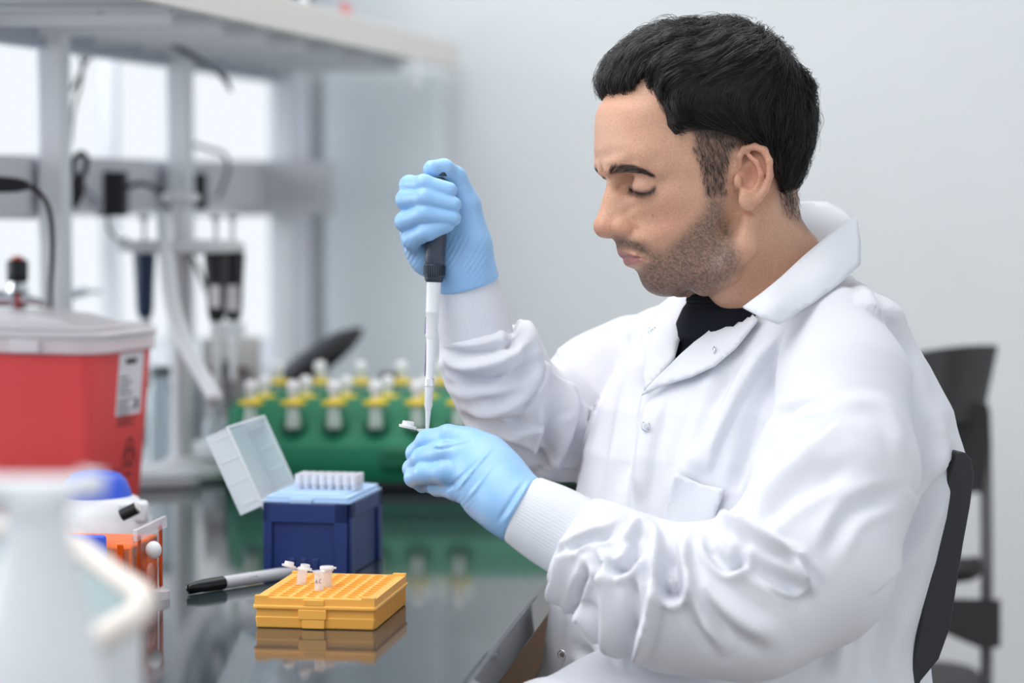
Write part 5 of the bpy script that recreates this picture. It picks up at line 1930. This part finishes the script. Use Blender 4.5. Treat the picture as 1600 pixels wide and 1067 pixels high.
def step_fold(pts, amp, w, which, narrow=2.6):
    """overlapping cloth edge: raised on the right-hand side of the line (image, walking along it), falling off over w px."""
    global D
    c = curve_pts(pts, 5)
    x = [q[0] for q in c]; y = [q[1] for q in c]
    m = (part == which) & (un > min(x) - 4 * w) & (un < max(x) + 4 * w) & (vn > min(y) - 4 * w) & (vn < max(y) + 4 * w)
    if not m.any():
        return
    U_, V_ = un[m], vn[m]
    best = np.full(U_.shape, 1e18); sgn = np.zeros(U_.shape); tt = np.zeros(U_.shape)
    for i in range(len(c) - 1):
        a, b_ = c[i], c[i + 1]; e = b_ - a
        t = np.clip(((U_ - a[0]) * e[0] + (V_ - a[1]) * e[1]) / (e @ e), 0, 1)
        ddx = U_ - a[0] - t * e[0]; ddy = V_ - a[1] - t * e[1]
        dd = ddx ** 2 + ddy ** 2
        cr = e[0] * (V_ - a[1]) - e[1] * (U_ - a[0])
        k = dd < best
        best = np.where(k, dd, best); sgn = np.where(k, np.sign(cr), sgn); tt = np.where(k, (i + t) / (len(c) - 1), tt)
    d = np.sqrt(best)
    k = np.clip(np.minimum(tt, 1 - tt) / .22, 0, 1) ** .7
    pr = np.where(sgn > 0, np.exp(-d / w), np.exp(-(d / narrow) ** 2) - .35 * np.exp(-((d - 2.2 * narrow) / (1.6 * narrow)) ** 2))
    D[m] += amp * .001 * pr * k


D = np.zeros(len(Vc))
N_, F_, T_ = 1, 2, 0
# near forearm: the big gathered folds
for pts, a, w, s in [
    ([(928, 858), (940, 880), (955, 891), (977, 887), (994, 866), (998, 840)], -10, 9, 0),
    ([(1008, 818), (1024, 838), (1027, 880), (1022, 940), (1008, 990), (994, 1034)], 11, 9, 0),
    ([(1026, 900), (1040, 924), (1055, 930), (1063, 910), (1056, 870), (1060, 842)], -12, 9, 0),
    ([(1072, 838), (1064, 860), (1070, 905), (1098, 960), (1130, 1010)], 9, 11, 0),
    ([(1108, 835), (1114, 862), (1136, 886), (1154, 880), (1158, 850)], -9, 9, 0),
    ([(934, 855), (948, 888), (957, 930), (965, 985), (974, 1036)], 9, 8, 0),
    ([(918, 884), (902, 930), (897, 975), (897, 1008)], -9, 7, 0),
    ([(884, 852), (880, 890), (872, 940), (862, 984)], 7, 8, 0),
    ([(900, 950), (916, 955), (934, 978), (950, 1006)], 7, 7, 0),
    ([(985, 895), (988, 940), (982, 990), (976, 1020)], -8, 9, 0),
    ([(1250, 868), (1200, 848), (1150, 820), (1110, 812)], 8, 11, 0),
    ([(1262, 930), (1215, 906), (1170, 880), (1150, 866)], -8, 12, 0),
    ([(1215, 1000), (1160, 968), (1110, 930), (1080, 890)], 6, 16, 0),
    ([(1265, 935), (1268, 918), (1252, 895), (1240, 870)], 6, 9, 0),
    ([(870, 868), (882, 860), (905, 848), (930, 838), (960, 832)], -6, 7, 0),
    ([(1000, 812), (985, 830), (975, 850)], 6, 8, 0),
    ([(860, 905), (870, 930), (880, 960)], -5, 6, 0),
    ([(1290, 630), (1230, 640), (1190, 670), (1165, 710)], -5, 8, 0),
    ([(1300, 626), (1370, 630), (1400, 665), (1412, 720)], 2, 12, 0),
    ([(1180, 820), (1240, 770), (1330, 730)], -5, 16, 0),
    ([(1170, 800), (1230, 735), (1290, 690)], 4, 14, 0),
    ([(1160, 770), (1175, 725), (1210, 680)], -4, 10, 0),
    ([(1290, 870), (1330, 800), (1400, 770)], -4, 14, 0),
]:
    fold(pts, a * .001 * 1.45, w, N_, s)
# far sleeve
for pts, a, w in [
    ([(700, 590), (740, 600), (800, 590), (840, 560)], -7, 10),
    ([(690, 560), (730, 572), (790, 560), (825, 530)], 6, 9),
    ([(720, 630), (770, 640), (820, 620), (850, 580)], 6, 11),
    ([(730, 655), (780, 668), (830, 655)], -6, 10),
    ([(800, 470), (820, 510), (840, 560), (838, 600)], 6, 10),
    ([(780, 470), (800, 520), (800, 560)], -5, 9),
    ([(850, 530), (870, 570), (900, 600), (930, 645)], -7, 8),
    ([(860, 620), (858, 680), (835, 735)], -6, 9),
    ([(880, 600), (888, 660), (868, 720), (850, 748)], 6, 10),
    ([(780, 690), (830, 715), (870, 735)], -6, 8),
    ([(905, 640), (915, 690), (905, 740)], 4, 9),
    ([(695, 545), (720, 552), (760, 548), (790, 535)], -4, 6),
]:
    fold(pts, a * .001 * 1.5, w, F_)
# torso
for pts, a, w in [
    ([(978, 500), (957, 556), (942, 628), (926, 700), (912, 760)], 5, 12),
    ([(1008, 560), (990, 620), (980, 700), (968, 770)], -5, 12),
    ([(1025, 620), (1010, 700), (1000, 790)], 4, 12),
    ([(1120, 612), (1086, 700), (1062, 770)], 5, 15),
    ([(1150, 560), (1110, 650), (1090, 720)], -4, 14),
    ([(1215, 520), (1160, 600), (1110, 700), (1090, 760)], 5, 15),
    ([(1250, 520), (1200, 610), (1165, 700), (1150, 770)], -6, 14),
    ([(1290, 510), (1255, 570), (1205, 640)], 4, 12),
    ([(1425, 690), (1440, 780), (1410, 900), (1360, 1000)], -5, 22),
    ([(1490, 712), (1460, 760), (1420, 850), (1360, 930)], -7, 12),
    ([(1455, 640), (1465, 700), (1440, 800)], 4, 16),
    ([(1385, 480), (1410, 560), (1425, 640)], -4, 14),
    ([(1335, 440), (1368, 500), (1385, 580)], 4, 12),
    ([(1300, 1060), (1310, 1010), (1290, 960)], 5, 14), ([(1360, 1067), (1370, 1000), (1390, 940)], -4, 16),
    ([(870, 900), (860, 960), (852, 1030)], 4, 10), ([(905, 1010), (930, 1040), (945, 1075)], -5, 10),
    ([(985, 1040), (990, 1080)], 5, 12),
]:
    fold(pts, a * .001 * 1.5, w, T_)
for pts, a, w, wh in [
    # near sleeve: crisp overlapping edges (raised side lies to the right when walking the line)
    ([(1300, 622), (1250, 628), (1205, 652), (1175, 690), (1150, 745), (1122, 820)], -5, 14, 1),
    ([(934, 856), (941, 874), (955, 889), (975, 890), (992, 872), (1000, 838)], 7, 14, 1),
    ([(1028, 915), (1042, 926), (1056, 928), (1060, 905), (1055, 870), (1062, 838)], 8, 16, 1),
    ([(1110, 840), (1118, 865), (1138, 886), (1155, 882), (1160, 855)], 6, 14, 1),
    ([(1120, 812), (1170, 830), (1215, 855), (1245, 868), (1256, 860)], 8, 20, 1),
    ([(1170, 890), (1210, 925), (1245, 938), (1266, 925), (1262, 900), (1244, 872)], -7, 20, 1),
    ([(978, 1034), (962, 985), (953, 930), (938, 862)], 7, 14, 1),
    ([(948, 1008), (925, 966), (903, 946), (897, 960), (896, 1008)], 6, 10, 1),
    ([(914, 894), (902, 920), (896, 965)], 5, 10, 1),
    ([(990, 1030), (1012, 985), (1022, 930)], 6, 14, 1),
    ([(862, 985), (874, 930), (882, 880), (884, 852)], 6, 10, 1),
    ([(905, 866), (940, 838), (970, 812)], -4, 10, 1),
    ([(1120, 735), (1190, 728), (1260, 700), (1310, 660)], 4, 20, 1),
    ([(1415, 760), (1442, 812), (1410, 880), (1360, 930)], 4, 18, 1),
    # far sleeve
    ([(690, 560), (705, 590), (740, 606), (775, 600), (800, 578)], 6, 12, 2),
    ([(845, 515), (852, 560), (835, 610), (812, 650)], -6, 14, 2),
    ([(885, 588), (905, 618), (932, 648)], 5, 12, 2),
    ([(858, 700), (872, 660), (885, 640), (880, 600)], 5, 12, 2),
    ([(770, 655), (810, 672), (855, 668)], 4, 12, 2),
    ([(790, 455), (815, 490), (800, 530), (760, 545)], 4, 12, 2),
    ([(820, 728), (860, 738), (905, 735)], -4, 12, 2),
    # front edge of the coat and torso folds
    ([(1006, 600), (1000, 660), (988, 740), (975, 830)], 2.2, 20, 0),
    ([(1228, 520), (1180, 590), (1135, 670), (1105, 740)], 5, 22, 0),
    ([(1196, 655), (1172, 700), (1150, 770)], -5, 14, 0),
    ([(978, 500), (955, 560), (935, 640), (918, 720)], 4, 18, 0),
    ([(1040, 620), (1020, 700), (1010, 780)], 2.5, 16, 0),
    ([(1498, 708), (1462, 745), (1430, 800), (1400, 870), (1350, 950)], 7, 22, 0),
    ([(1342, 420), (1372, 500), (1386, 590), (1392, 640)], 2.5, 14, 0),
    ([(1300, 530), (1290, 580), (1292, 620)], 3, 14, 0),
]:
    step_fold(pts, a, w, wh)
Vc = Vc + Nc * (D * facing)[:, None]
Vc = laplace(Vc, Fc, 1, .35)
M_coat = mat('white_coat_cloth', srgb(220, 221, 228), .85, bump=.10, bscale=700, spec=.25)
coat = fast_mesh('lab_coat', Vc, Fc, M_coat, person)

# nearest coat depth under an image point
un, vn = project(Vc); Nc = normals(Vc, Fc)
CELL = {}
part = np.argmin(np.stack([coat_parts(Vc), sleeve_n(Vc), sleeve_f(Vc)]), 0)
vis_ = (Nc[:, 2] < .05) & (part == 0)
for i in np.where(vis_)[0]:
    CELL.setdefault((int(un[i] // 8), int(vn[i] // 8)), []).append(i)


def coat_depth(x, y, maxd=None):
    best = None
    cx_, cy_ = int(x // 8), int(y // 8)
    c = []
    for a in (-1, 0, 1):
        for b in (-1, 0, 1):
            c += CELL.get((cx_ + a, cy_ + b), [])
    if not c:
        return float('nan')
    c = np.array(c)
    dd = (un[c] - x) ** 2 + (vn[c] - y) ** 2
    c = c[dd < max(dd.min() * 1.0 + 20, 26)]
    return float(np.min(Vc[c, 2]))


def patch(name, outline, m, parent, lift=.003, thick=.0022, depth=None, step=6, dfix=None, smooth=60, curl=None, extra=()):
    """a cloth piece with this image outline lying on the coat (or at given per-point depths)."""
    outl = curve_pts(list(outline) + [outline[0]], 3)[:-1] if depth is None and False else outline
    dense = []
    n = len(outl)
    for i in range(n):
        a = np.array(outl[i][:2], float); b = np.array(outl[(i + 1) % n][:2], float)
        k = max(1, int(np.hypot(*(b - a)) // step))
        for j in range(k):
            dense.append(a + (b - a) * j / k)
    dense = np.array(dense)
    x0, y0 = dense.min(0); x1, y1 = dense.max(0)
    gx_, gy_ = np.meshgrid(np.arange(x0 + step / 2, x1, step), np.arange(y0 + step / 2, y1, step))
    gx_, gy_ = gx_.ravel(), gy_.ravel()
    ok_ = polydist(gx_, gy_, dense) > step * .45
    pts_ = np.concatenate([dense, np.stack([gx_[ok_], gy_[ok_]], 1)])
    nb_ = len(dense)
    res = delaunay_2d_cdt([Vector(q) for q in pts_], [], [list(range(nb_))], 1, 1e-4)
    P2 = np.array([tuple(v) for v in res[0]]); tri = [list(f) for f in res[2] if len(f) == 3]
    if depth is not None:
        dp = np.array([(a, b) for a, b, _ in depth], float); dv_ = np.array([c for _, _, c in depth], float)
        dep = tps(dp / 100, dv_, P2 / 100, reg=1e-7)
    else:
        dep = np.array([coat_depth(x, y) for x, y in P2]) - lift
        bad = np.isnan(dep)
        bad |= np.array([linedist(np.array([x]), np.array([y]), [(1180, 660), (1150, 745), (1120, 812), (1060, 820), (1000, 795), (915, 775)])[0][0] < 9 for x, y in P2]) if name == 'pocket' else bad
        if bad.any():
            gd = np.where(~bad)[0]
            gd = gd[np.linspace(0, len(gd) - 1, min(len(gd), 60)).astype(int)]
            ex = np.array(extra, float).reshape(-1, 3)
            if len(ex):
                pass
            dep[bad] = tps(np.concatenate([P2[gd], ex[:, :2]]) / 100, np.concatenate([dep[gd], ex[:, 2]]), P2[bad] / 100, reg=.5 if not len(ex) else .005)
        # smooth the sampled depth
        for _ in range(3):
            acc = dep.copy(); cnt = np.ones(len(dep))
            for f in tri:
                for i_ in range(3):
                    acc[f[i_]] += dep[f[i_ - 1]]; cnt[f[i_]] += 1
                    acc[f[i_ - 1]] += dep[f[i_]]; cnt[f[i_ - 1]] += 1
            dep = np.minimum(acc / cnt, dep + .0005)
    if curl is not None:
        dep = dep + curl(P2)
    V3 = np.stack([(P2[:, 0] - 800) * dep / FPX, (533.5 - P2[:, 1]) * dep / FPX, dep], 1)
    W3 = cam2world(V3) - np.array(person.location)
    if parent is not person:
        W3 = W3 - np.array(parent.location)
    # make every triangle face the camera, then give it thickness backwards
    T3 = []
    for f in tri:
        a, b, c = V3[f[0]], V3[f[1]], V3[f[2]]
        if np.cross(b - a, c - a)[2] > 0:
            f = f[::-1]
        T3.append(tuple(f))
    o = mesh_obj(name, W3, T3, m, parent, smooth=180)
    md = o.modifiers.new('solid', 'SOLIDIFY'); md.thickness = thick; md.offset = 1 if False else -1
    return o


# black shirt: chest panel and crew collar
M_shirt = mat('black_jersey', srgb(22, 26, 34), .9, bump=.15, bscale=900, spec=.2)
M_shirt2 = mat('black_rib_jersey', srgb(18, 20, 27), .9, bump=.25, bscale=1400, spec=.2)


def shirt_sdf(p):
    f = s_cone(p, CP3(1170, 456, 2.400), CP3(1180, 600, 2.42), .0560, .100)
    f = smin(f, s_ell(p, CP3(1165, 570, 2.42), (.064, .080, .09)), .02)
    neckhole = s_cone(p, CP3(1150, 300, 2.385), CP3(1186, 470, 2.405), .05, .058)
    f = smax(f, p[..., 1] - ((533.5 - 462) / FPX * 2.41 + (p[..., 0] - .225) * .10), .004)
    f = np.maximum(f, coat_parts(p) + .0045 - .08 * sstep(p[..., 1], (533.5 - 540) / FPX * 2.41, (533.5 - 495) / FPX * 2.41))
    return f


Vs, Fs = surface_nets(shirt_sdf, CP3(1000, 720, 2.25) * [1, 1, 1] - [0, 0, .02], np.array([.35, .062, 2.56]), .004)
shirt = fast_mesh('shirt', Vs, Fs, M_shirt, person)
ncol = []
for k in range(28):
    a = 2 * math.pi * k / 28
    c0 = CP3(1169, 458, 2.400)
    ncol.append(c0 + np.array([.0550 * math.cos(a), .005 * math.cos(a) + .004 * math.sin(a), .0550 * math.sin(a)]))
cw = cam2world(np.array(ncol)) - np.array(person.location)
b = MB()
for dz, r_ in ((-.0095, .0036), (-.0055, .0035), (-.0015, .0034), (.0022, .0030)):
    b.tube([tuple(v + np.array([0, 0, dz])) for v in cw], r_, 8, closed=True, smooth=2)
cb_ = b.build('shirt_collar', M_shirt2, person, smooth=180)

# ---- collar, lapels, placket, pocket
M_coat2 = mat('white_coat_facing', srgb(222, 224, 231), .8, bump=.08, bscale=700, spec=.25)
near_collar = [(1246, 322), (1275, 318), (1308, 322), (1334, 342), (1342, 380), (1341, 414), (1310, 444), (1270, 474), (1216, 507), (1190, 497), (1163, 483), (1190, 462), (1225, 430), (1256, 398), (1290, 368), (1322, 346), (1300, 334)]
col_in = [(1234, 318), (1262, 317), (1292, 318), (1318, 330), (1334, 344), (1300, 372), (1262, 400), (1248, 384), (1240, 350)]
patch('collar', [(1336, 342), (1342, 380), (1341, 416), (1310, 444), (1270, 474), (1216, 507), (1190, 497), (1162, 482), (1190, 462), (1225, 432), (1256, 403), (1290, 373), (1322, 348)], M_coat2, person,
      depth=[(1336, 342, 2.405), (1342, 380, 2.37), (1341, 416, 2.345), (1270, 474, 2.285), (1216, 507, 2.262), (1162, 482, 2.275), (1225, 432, 2.300), (1290, 373, 2.345), (1322, 348, 2.385), (1290, 430, 2.300), (1210, 480, 2.262)], step=8, thick=.003)
patch('collar_stand', col_in, M_coat2, person,
      depth=[(1234, 318, 2.46), (1262, 316, 2.475), (1292, 318, 2.475), (1318, 330, 2.455), (1334, 344, 2.415), (1300, 372, 2.372), (1262, 404, 2.365), (1248, 384, 2.395), (1240, 350, 2.43)], step=8, thick=.002)
# near lapel (turned back front edge) and its fold
lap = [(1165, 482), (1186, 500), (1150, 545), (1118, 572), (1080, 590), (1040, 602), (1003, 618), (1012, 606), (1036, 582), (1060, 558), (1085, 535), (1125, 506)]
patch('lapel', lap, M_coat2, person, lift=.0085, thick=.002, step=7)
farl = [(1050, 452), (1070, 447), (1086, 450), (1085, 462), (1078, 490), (1066, 520), (1053, 562), (1030, 590), (1008, 612), (1006, 590), (1008, 560), (1004, 530), (992, 504), (1020, 486), (1044, 468)]
patch('lapel', farl, M_coat2, person, lift=.005, thick=.002, step=7, extra=[(1084, 456, 2.375), (1064, 455, 2.39), (1044, 468, 2.40), (1078, 490, 2.36)])
farc = [(1020, 462), (1060, 454), (1068, 458), (1050, 470), (1030, 486), (1012, 496), (1004, 492), (1010, 476)]
# breast pocket
pk = [(1056, 738), (1072, 745), (1098, 757), (1134, 764), (1120, 800), (1112, 826), (1070, 836), (1045, 826), (1034, 812), (1046, 776)]
patch('pocket', pk, M_coat2, person, lift=.004, thick=.002, step=7)




def snap(px, py, r=.0042, lift=.0025, tilt=None):
    d_ = coat_depth(px, py) - lift
    c = P(px, py, d_) - person.location
    b = MB()
    nrm = Vector((-.45, -.9, .1)).normalized() if tilt is None else tilt
    u_a = nrm.cross(Vector((0, 0, 1))).normalized(); v_a = nrm.cross(u_a)
    b.tube([c + (u_a * math.cos(k * math.pi / 8) + v_a * math.sin(k * math.pi / 8)) * r for k in range(16)], .0006, 6, closed=True, smooth=1)
    b.cyl(c - nrm * .0005, c + nrm * .0003, r * .6, r * .55, 14)
    return b.build('snap_button', M_chrome, person, smooth=60)


snap(1019, 517, lift=.0135); snap(1009, 666); snap(878, 1023)
snap(1115, 548, r=.0036, lift=.013, tilt=Vector((-.98, -.15, .1)).normalized())

# ribbed cuffs
def cuff(a, b_, ra, rb, name, side_):
    a = np.array(a); b_ = np.array(b_)
    ax = b_ - a; L = np.linalg.norm(ax); ax /= L
    u = np.cross(ax, [0, 0, 1.0]); u /= np.linalg.norm(u); v = np.cross(ax, u)
    V = []; F = []
    NR, NZ = 216, 14
    for j in range(NZ + 1):
        t = j / NZ
        r0 = ra + (rb - ra) * t + .0016 * math.sin(t * math.pi)
        if j == 0: r0 -= .0015
        for k in range(NR):
            an = 2 * math.pi * k / NR
            rib = .00042 * math.cos(k * math.pi * 2 / 3.0 * 1.0) if j > 0 else 0
            q = a + ax * L * t + (u * math.cos(an) * 1.05 + v * math.sin(an) * .92) * (r0 + rib)
            V.append(q)
    V.append(a + ax * .004)
    for j in range(NZ):
        for k in range(NR):
            k2 = (k + 1) % NR
            F.append((j * NR + k, j * NR + k2, (j + 1) * NR + k2, (j + 1) * NR + k))
    return fast_mesh(name, np.array(V[:-1]), np.array(F), M_coat2, person)


cuff(CP3(812, 793, 2.225), CP3(900, 842, 2.213), .0290, .0345, 'cuff', 0)
cuff(CP3(728, 432, 2.402), CP3(745, 528, 2.415), .0265, .0330, 'cuff', 1)

# trousers, socks and shoes (under the bench)
M_trou = mat('dark_trousers', srgb(36, 38, 48), .85, bump=.1, bscale=500)
def leg_sdf(p, dz, k):
    a, b_, c = CP3(1180, 1225, DT + dz), CP3(830, 1235, 2.22 + k * .28), CP3(900, 1850 - 60 * k, 2.24 + k * .26)
    return s_chain(p, [a, b_, c], [.085, .062, .05], .03)
Vt, Ft = surface_nets(lambda p: smin(leg_sdf(p, -.08, 0), leg_sdf(p, .08, 1), .02), np.array([-.12, -.88, 2.04]), np.array([.36, -.30, 2.66]), .010)
fast_mesh('trousers', Vt, Ft, M_trou, person)
for k, (x, y, d_) in enumerate(((905, 1905, 2.24), (905, 1850, 2.50))):
    q = P(x, y, d_)
    b = MB().ball((q.x - person.location.x - .06, q.y - person.location.y, q.z + .0), (.135, .048, .042), 22, 12).box(q.x - person.location.x - .17, q.x - person.location.x + .06, q.y - person.location.y - .04, q.y - person.location.y + .04, q.z - .045, q.z - .015)
    b.build('shoe', M_black, person, bevel=.008, smooth=60)

# ================================================================ GLOVED HANDS
M_glove = mat('blue_nitrile', srgb(146, 190, 232), .36, bump=.12, bscale=60, sss=.15, var=.03)


def C(px, py, d):
    return CP3(px, py, d)


# right (far) hand gripping the pipette
RH = dict(
    index=([C(655, 300, 2.405), C(640, 290, 2.375), C(662, 288, 2.352), C(702, 297, 2.350)], [.0095, .0092, .0088, .0076]),
    middle=([C(650, 330, 2.405), C(635, 312, 2.372), C(664, 309, 2.348), C(708, 320, 2.348)], [.0098, .0096, .0092, .0078]),
    ring=([C(648, 365, 2.402), C(634, 346, 2.370), C(664, 334, 2.348), C(708, 341, 2.348)], [.0095, .0094, .0090, .0076]),
    pinky=([C(655, 395, 2.400), C(643, 374, 2.370), C(668, 362, 2.350), C(698, 351, 2.350)], [.0088, .0086, .0082, .0072]),
    thumb=([C(738, 372, 2.395), C(730, 320, 2.392), C(712, 277, 2.385), C(694, 264, 2.374), C(675, 264, 2.366)], [.0160, .0125, .0098, .0090, .0084]),
)


def rh_sdf(p):
    palm = s_chain(p, [C(728, 428, 2.402), C(708, 385, 2.412), C(690, 330, 2.415), C(672, 300, 2.412)], [.0235, .0250, .0225, .0150], .02)
    palm = smin(palm, s_chain(p, [C(734, 425, 2.398), C(738, 385, 2.392), C(726, 335, 2.395)], [.0170, .0165, .0120], .01), .012)
    palm = smin(palm, s_chain(p, [C(706, 428, 2.400), C(668, 402, 2.398), C(648, 370, 2.405)], [.0155, .0150, .0120], .01), .012)
    palm = smin(palm, s_chain(p, [C(655, 300, 2.412), C(650, 340, 2.412), C(655, 385, 2.408)], [.0125, .0130, .0120], .01), .012)
    f = None
    for k, (pts, rs) in RH.items():
        g = s_chain(p, pts, rs, .004)
        f = g if f is None else smin(f, g, .0016)
    f = smin(palm, f, .006)
    # gathered cuff of the glove over the sleeve rib
    wr = s_cone(p, C(724, 420, 2.401), C(733, 447, 2.405), .0285, .0300)
    f = smin(f, wr, .010)
    f = smax(f, s_cut(p, C(729, 446, 2.404), C(741, 490, 2.410)), .002)
    # stretched creases running up from the wrist
    u, v = project(p.reshape(-1, 3)); u = u.reshape(f.shape); v = v.reshape(f.shape)
    a = (u - 700) * .80 + (v - 400) * .45
    w = np.exp(-((u - 728) / 34) ** 2 - ((v - 405) / 40) ** 2) + .7 * np.exp(-((u - 640) / 26) ** 2 - ((v - 400) / 22) ** 2)
    f = f - .0007 * w * np.sin(a * .95 + 1.5 * np.sin(v * .06)) - .0004 * smooth_noise(p, 190, 31)
    return f


Vg, Fg = surface_nets(rh_sdf, C(600, 480, 2.30) * [1, 1, 1], np.array([C(790, 0, 2.44)[0], C(0, 235, 2.40)[1], 2.46]), .00125)
Vg = laplace(Vg, Fg, 1, .4)
M_glv = M_glove
fast_mesh('glove', Vg, Fg, M_glove, person)

# left (near) hand pinching the microtube
LHD = dict(
    index=([C(735, 690, 2.272), C(700, 682, 2.280), C(668, 688, 2.297), C(650, 708, 2.312), C(652, 726, 2.325)], [.0112, .0105, .0095, .0088, .0078]),
    middle=([C(728, 712, 2.262), C(692, 708, 2.265), C(660, 716, 2.280), C(645, 732, 2.300), C(655, 745, 2.318)], [.0112, .0104, .0094, .0086, .0076]),
    ring=([C(728, 738, 2.256), C(695, 738, 2.258), C(664, 740, 2.270), C(647, 746, 2.290), C(660, 757, 2.308)], [.0105, .0100, .0092, .0084, .0076]),
    pinky=([C(740, 765, 2.258), C(712, 765, 2.262), C(684, 760, 2.280), C(672, 758, 2.300)], [.0098, .0092, .0084, .0074]),
    thumb=([C(770, 745, 2.300), C(730, 722, 2.335), C(695, 706, 2.348), C(668, 700, 2.345)], [.0150, .0125, .0100, .0088]),
)


def lh_sdf(p):
    palm = s_chain(p, [C(806, 790, 2.226), C(770, 755, 2.250), C(740, 725, 2.268)], [.0245, .0265, .0240], .02)
    palm = smin(palm, s_chain(p, [C(795, 755, 2.240), C(762, 712, 2.265), C(728, 690, 2.280)], [.0160, .0150, .0130], .01), .015)
    palm = smin(palm, s_chain(p, [C(800, 808, 2.232), C(765, 785, 2.250), C(730, 758, 2.264)], [.0165, .0150, .0115], .01), .015)
    palm = smin(palm, s_cone(p, C(700, 700, 2.285), C(705, 745, 2.270), .013, .012), .01)
    f = None
    for k, (pts, rs) in LHD.items():
        g = s_chain(p, pts, rs, .004)
        f = g if f is None else smin(f, g, .0014)
    f = smin(palm, f, .006)
    wr = s_cone(p, C(797, 785, 2.232), C(822, 798, 2.226), .0285, .0300)
    f = smin(f, wr, .010)
    f = smax(f, s_cut(p, C(816, 796, 2.226), C(860, 820, 2.22)), .002)
    u, v = project(p.reshape(-1, 3)); u = u.reshape(f.shape); v = v.reshape(f.shape)
    # long stretched creases across the back of the hand
    for (q, am, w_) in (([(712, 768), (742, 730), (768, 700)], .0013, 3.0), ([(690, 772), (725, 742), (758, 708)], -.0009, 4.0), ([(728, 782), (752, 752), (768, 728)], .0008, 3.0),
                        ([(668, 702), (700, 700), (735, 690)], -.0010, 3.0), ([(785, 820), (805, 790), (828, 752)], .0012, 3.0), ([(776, 818), (800, 780), (820, 752)], -.0010, 3.0),
                        ([(795, 830), (815, 800), (838, 758)], -.0008, 3.0), ([(655, 702), (672, 696), (700, 700)], .0006, 3.0)):
        d, t = linedist(u, v, curve_pts(q, 3))
        f = f - am * 1.5 * np.exp(-(d / (w_ * .8)) ** 2) * np.minimum(1, 4 * np.minimum(t, 1 - t) + .1)
    f = f - .0005 * smooth_noise(p, 150, 33) - .0004 * np.exp(-((u - 722) / 20) ** 2 - ((v - 788) / 12) ** 2) * np.sin((u + v) * .6)
    return f


Vg, Fg = surface_nets(lh_sdf, np.array([C(610, 0, 2.25)[0], C(0, 870, 2.25)[1], 2.18]), np.array([C(850, 0, 2.25)[0], C(0, 640, 2.25)[1], 2.39]), .00125)
Vg = laplace(Vg, Fg, 1, .4)
fast_mesh('glove', Vg, Fg, M_glove, person)

# ---------------------------------------------------------------- pipette in the right hand
M_pgrey = mat('pipette_slate', srgb(66, 74, 88), .38, bump=.02)
M_pdark = mat('pipette_dark', srgb(46, 56, 70), .35, bump=.02)
M_ppurple = mat('violet_edge', srgb(110, 84, 150), .4, bump=.02)
tipP, topP = P(667.5, 672, 2.372), P(686, 268, 2.372)
axp = (topP - tipP).normalized()
pip = thing('pipette', 'slate grey and white pipette held upright in the blue gloved hand', 'pipette', tipP)
Lp = (topP - tipP).length
q_ = axp.to_track_quat('Z', 'Y').to_matrix().to_4x4()
def sz(py):      # distance along the axis for an image row
    return (672 - py) / (672 - 268) * Lp
def along(prof, M=q_, n=36):
    return MB().lathe([(r, z) for r, z in prof], M, n)
MMp = .001
along([(.0092, sz(395)), (.0098, sz(380)), (.0098, sz(330)), (.0095, sz(300)), (.0090, sz(285)), (.0060, sz(282))]).build('handle', M_pgrey, pip, smooth=50)
bb = along([(.0090, sz(434)), (.0094, sz(433)), (.0097, sz(414)), (.0094, sz(413))])
for k in range(30):
    a = 2 * math.pi * k / 30
    bb.box(-.0005, .0005, -.0003, .0006, sz(430), sz(415), q_ @ Matrix.Rotation(a, 4, 'Z') @ Matrix.Translation((0, .0096, 0)))
bb.build('volume_ring', M_pdark, pip, smooth=40)
along([(.0072, sz(441)), (.0088, sz(437)), (.0088, sz(433))]).build('collar_ring', M_pdark, pip, smooth=40)
along([(.0084, sz(414)), (.0094, sz(412)), (.0094, sz(395))]).build('neck_ring', M_pgrey, pip, smooth=40)
along([(.0060, sz(282)), (.0060, sz(276)), (.0090, sz(275)), (.0095, sz(270)), (.0088, sz(266)), (.0005, sz(265))]).build('plunger', M_pdark, pip, smooth=50)
MB().box(.0078, .0100, -.004, .003, sz(414), sz(372), q_ @ Matrix.Rotation(-.5, 4, 'Z')).build('label', M_label, pip, bevel=.001)
along([(.0062, sz(488)), (.0068, sz(440)), (.0072, sz(436))]).build('upper_shaft', M_white_pl, pip, smooth=50)
along([(.0046, sz(530)), (.0056, sz(524)), (.0060, sz(490)), (.0064, sz(489)), (.0064, sz(486))]).build('middle_shaft', M_white_pl, pip, smooth=50)
along([(.0032, sz(592)), (.0040, sz(560)), (.0046, sz(530))]).build('lower_shaft', M_white_pl, pip, smooth=50)
MB().box(-.0004, .0004, .0042, .0050, sz(588), sz(534), q_ @ Matrix.Rotation(-1.2, 4, 'Z')).box(-.0004, .0004, .0058, .0066, sz(522), sz(496), q_ @ Matrix.Rotation(-1.2, 4, 'Z')).build('ejector_rod', M_ppurple, pip)
along([(.0042, sz(603)), (.0043, sz(601)), (.0040, sz(597)), (.0043, sz(592)), (.0041, sz(591))]).build('metal_ring', M_chrome, pip, smooth=50)
tp_ = along([(.0006, sz(700)), (.0010, sz(690)), (.0026, sz(645)), (.0028, sz(640)), (.0038, sz(634)), (.0042, sz(604)), (.0036, sz(604)), (.0030, sz(634)), (.0020, sz(650)), (.0005, sz(695))])
tp_.build('tip', M_clear, pip, smooth=50)
along([(.0020, sz(628)), (.0030, sz(622)), (.0031, sz(606))]).build('nozzle', M_white_pl, pip, smooth=50)

# microtube pinched in the left hand
tq = P(664, 690, 2.366)
t = tube_thing(tq, (0, 0.05, .1), 'small clear microtube with its cap open, pinched between gloved fingers', 1.25, False, True)
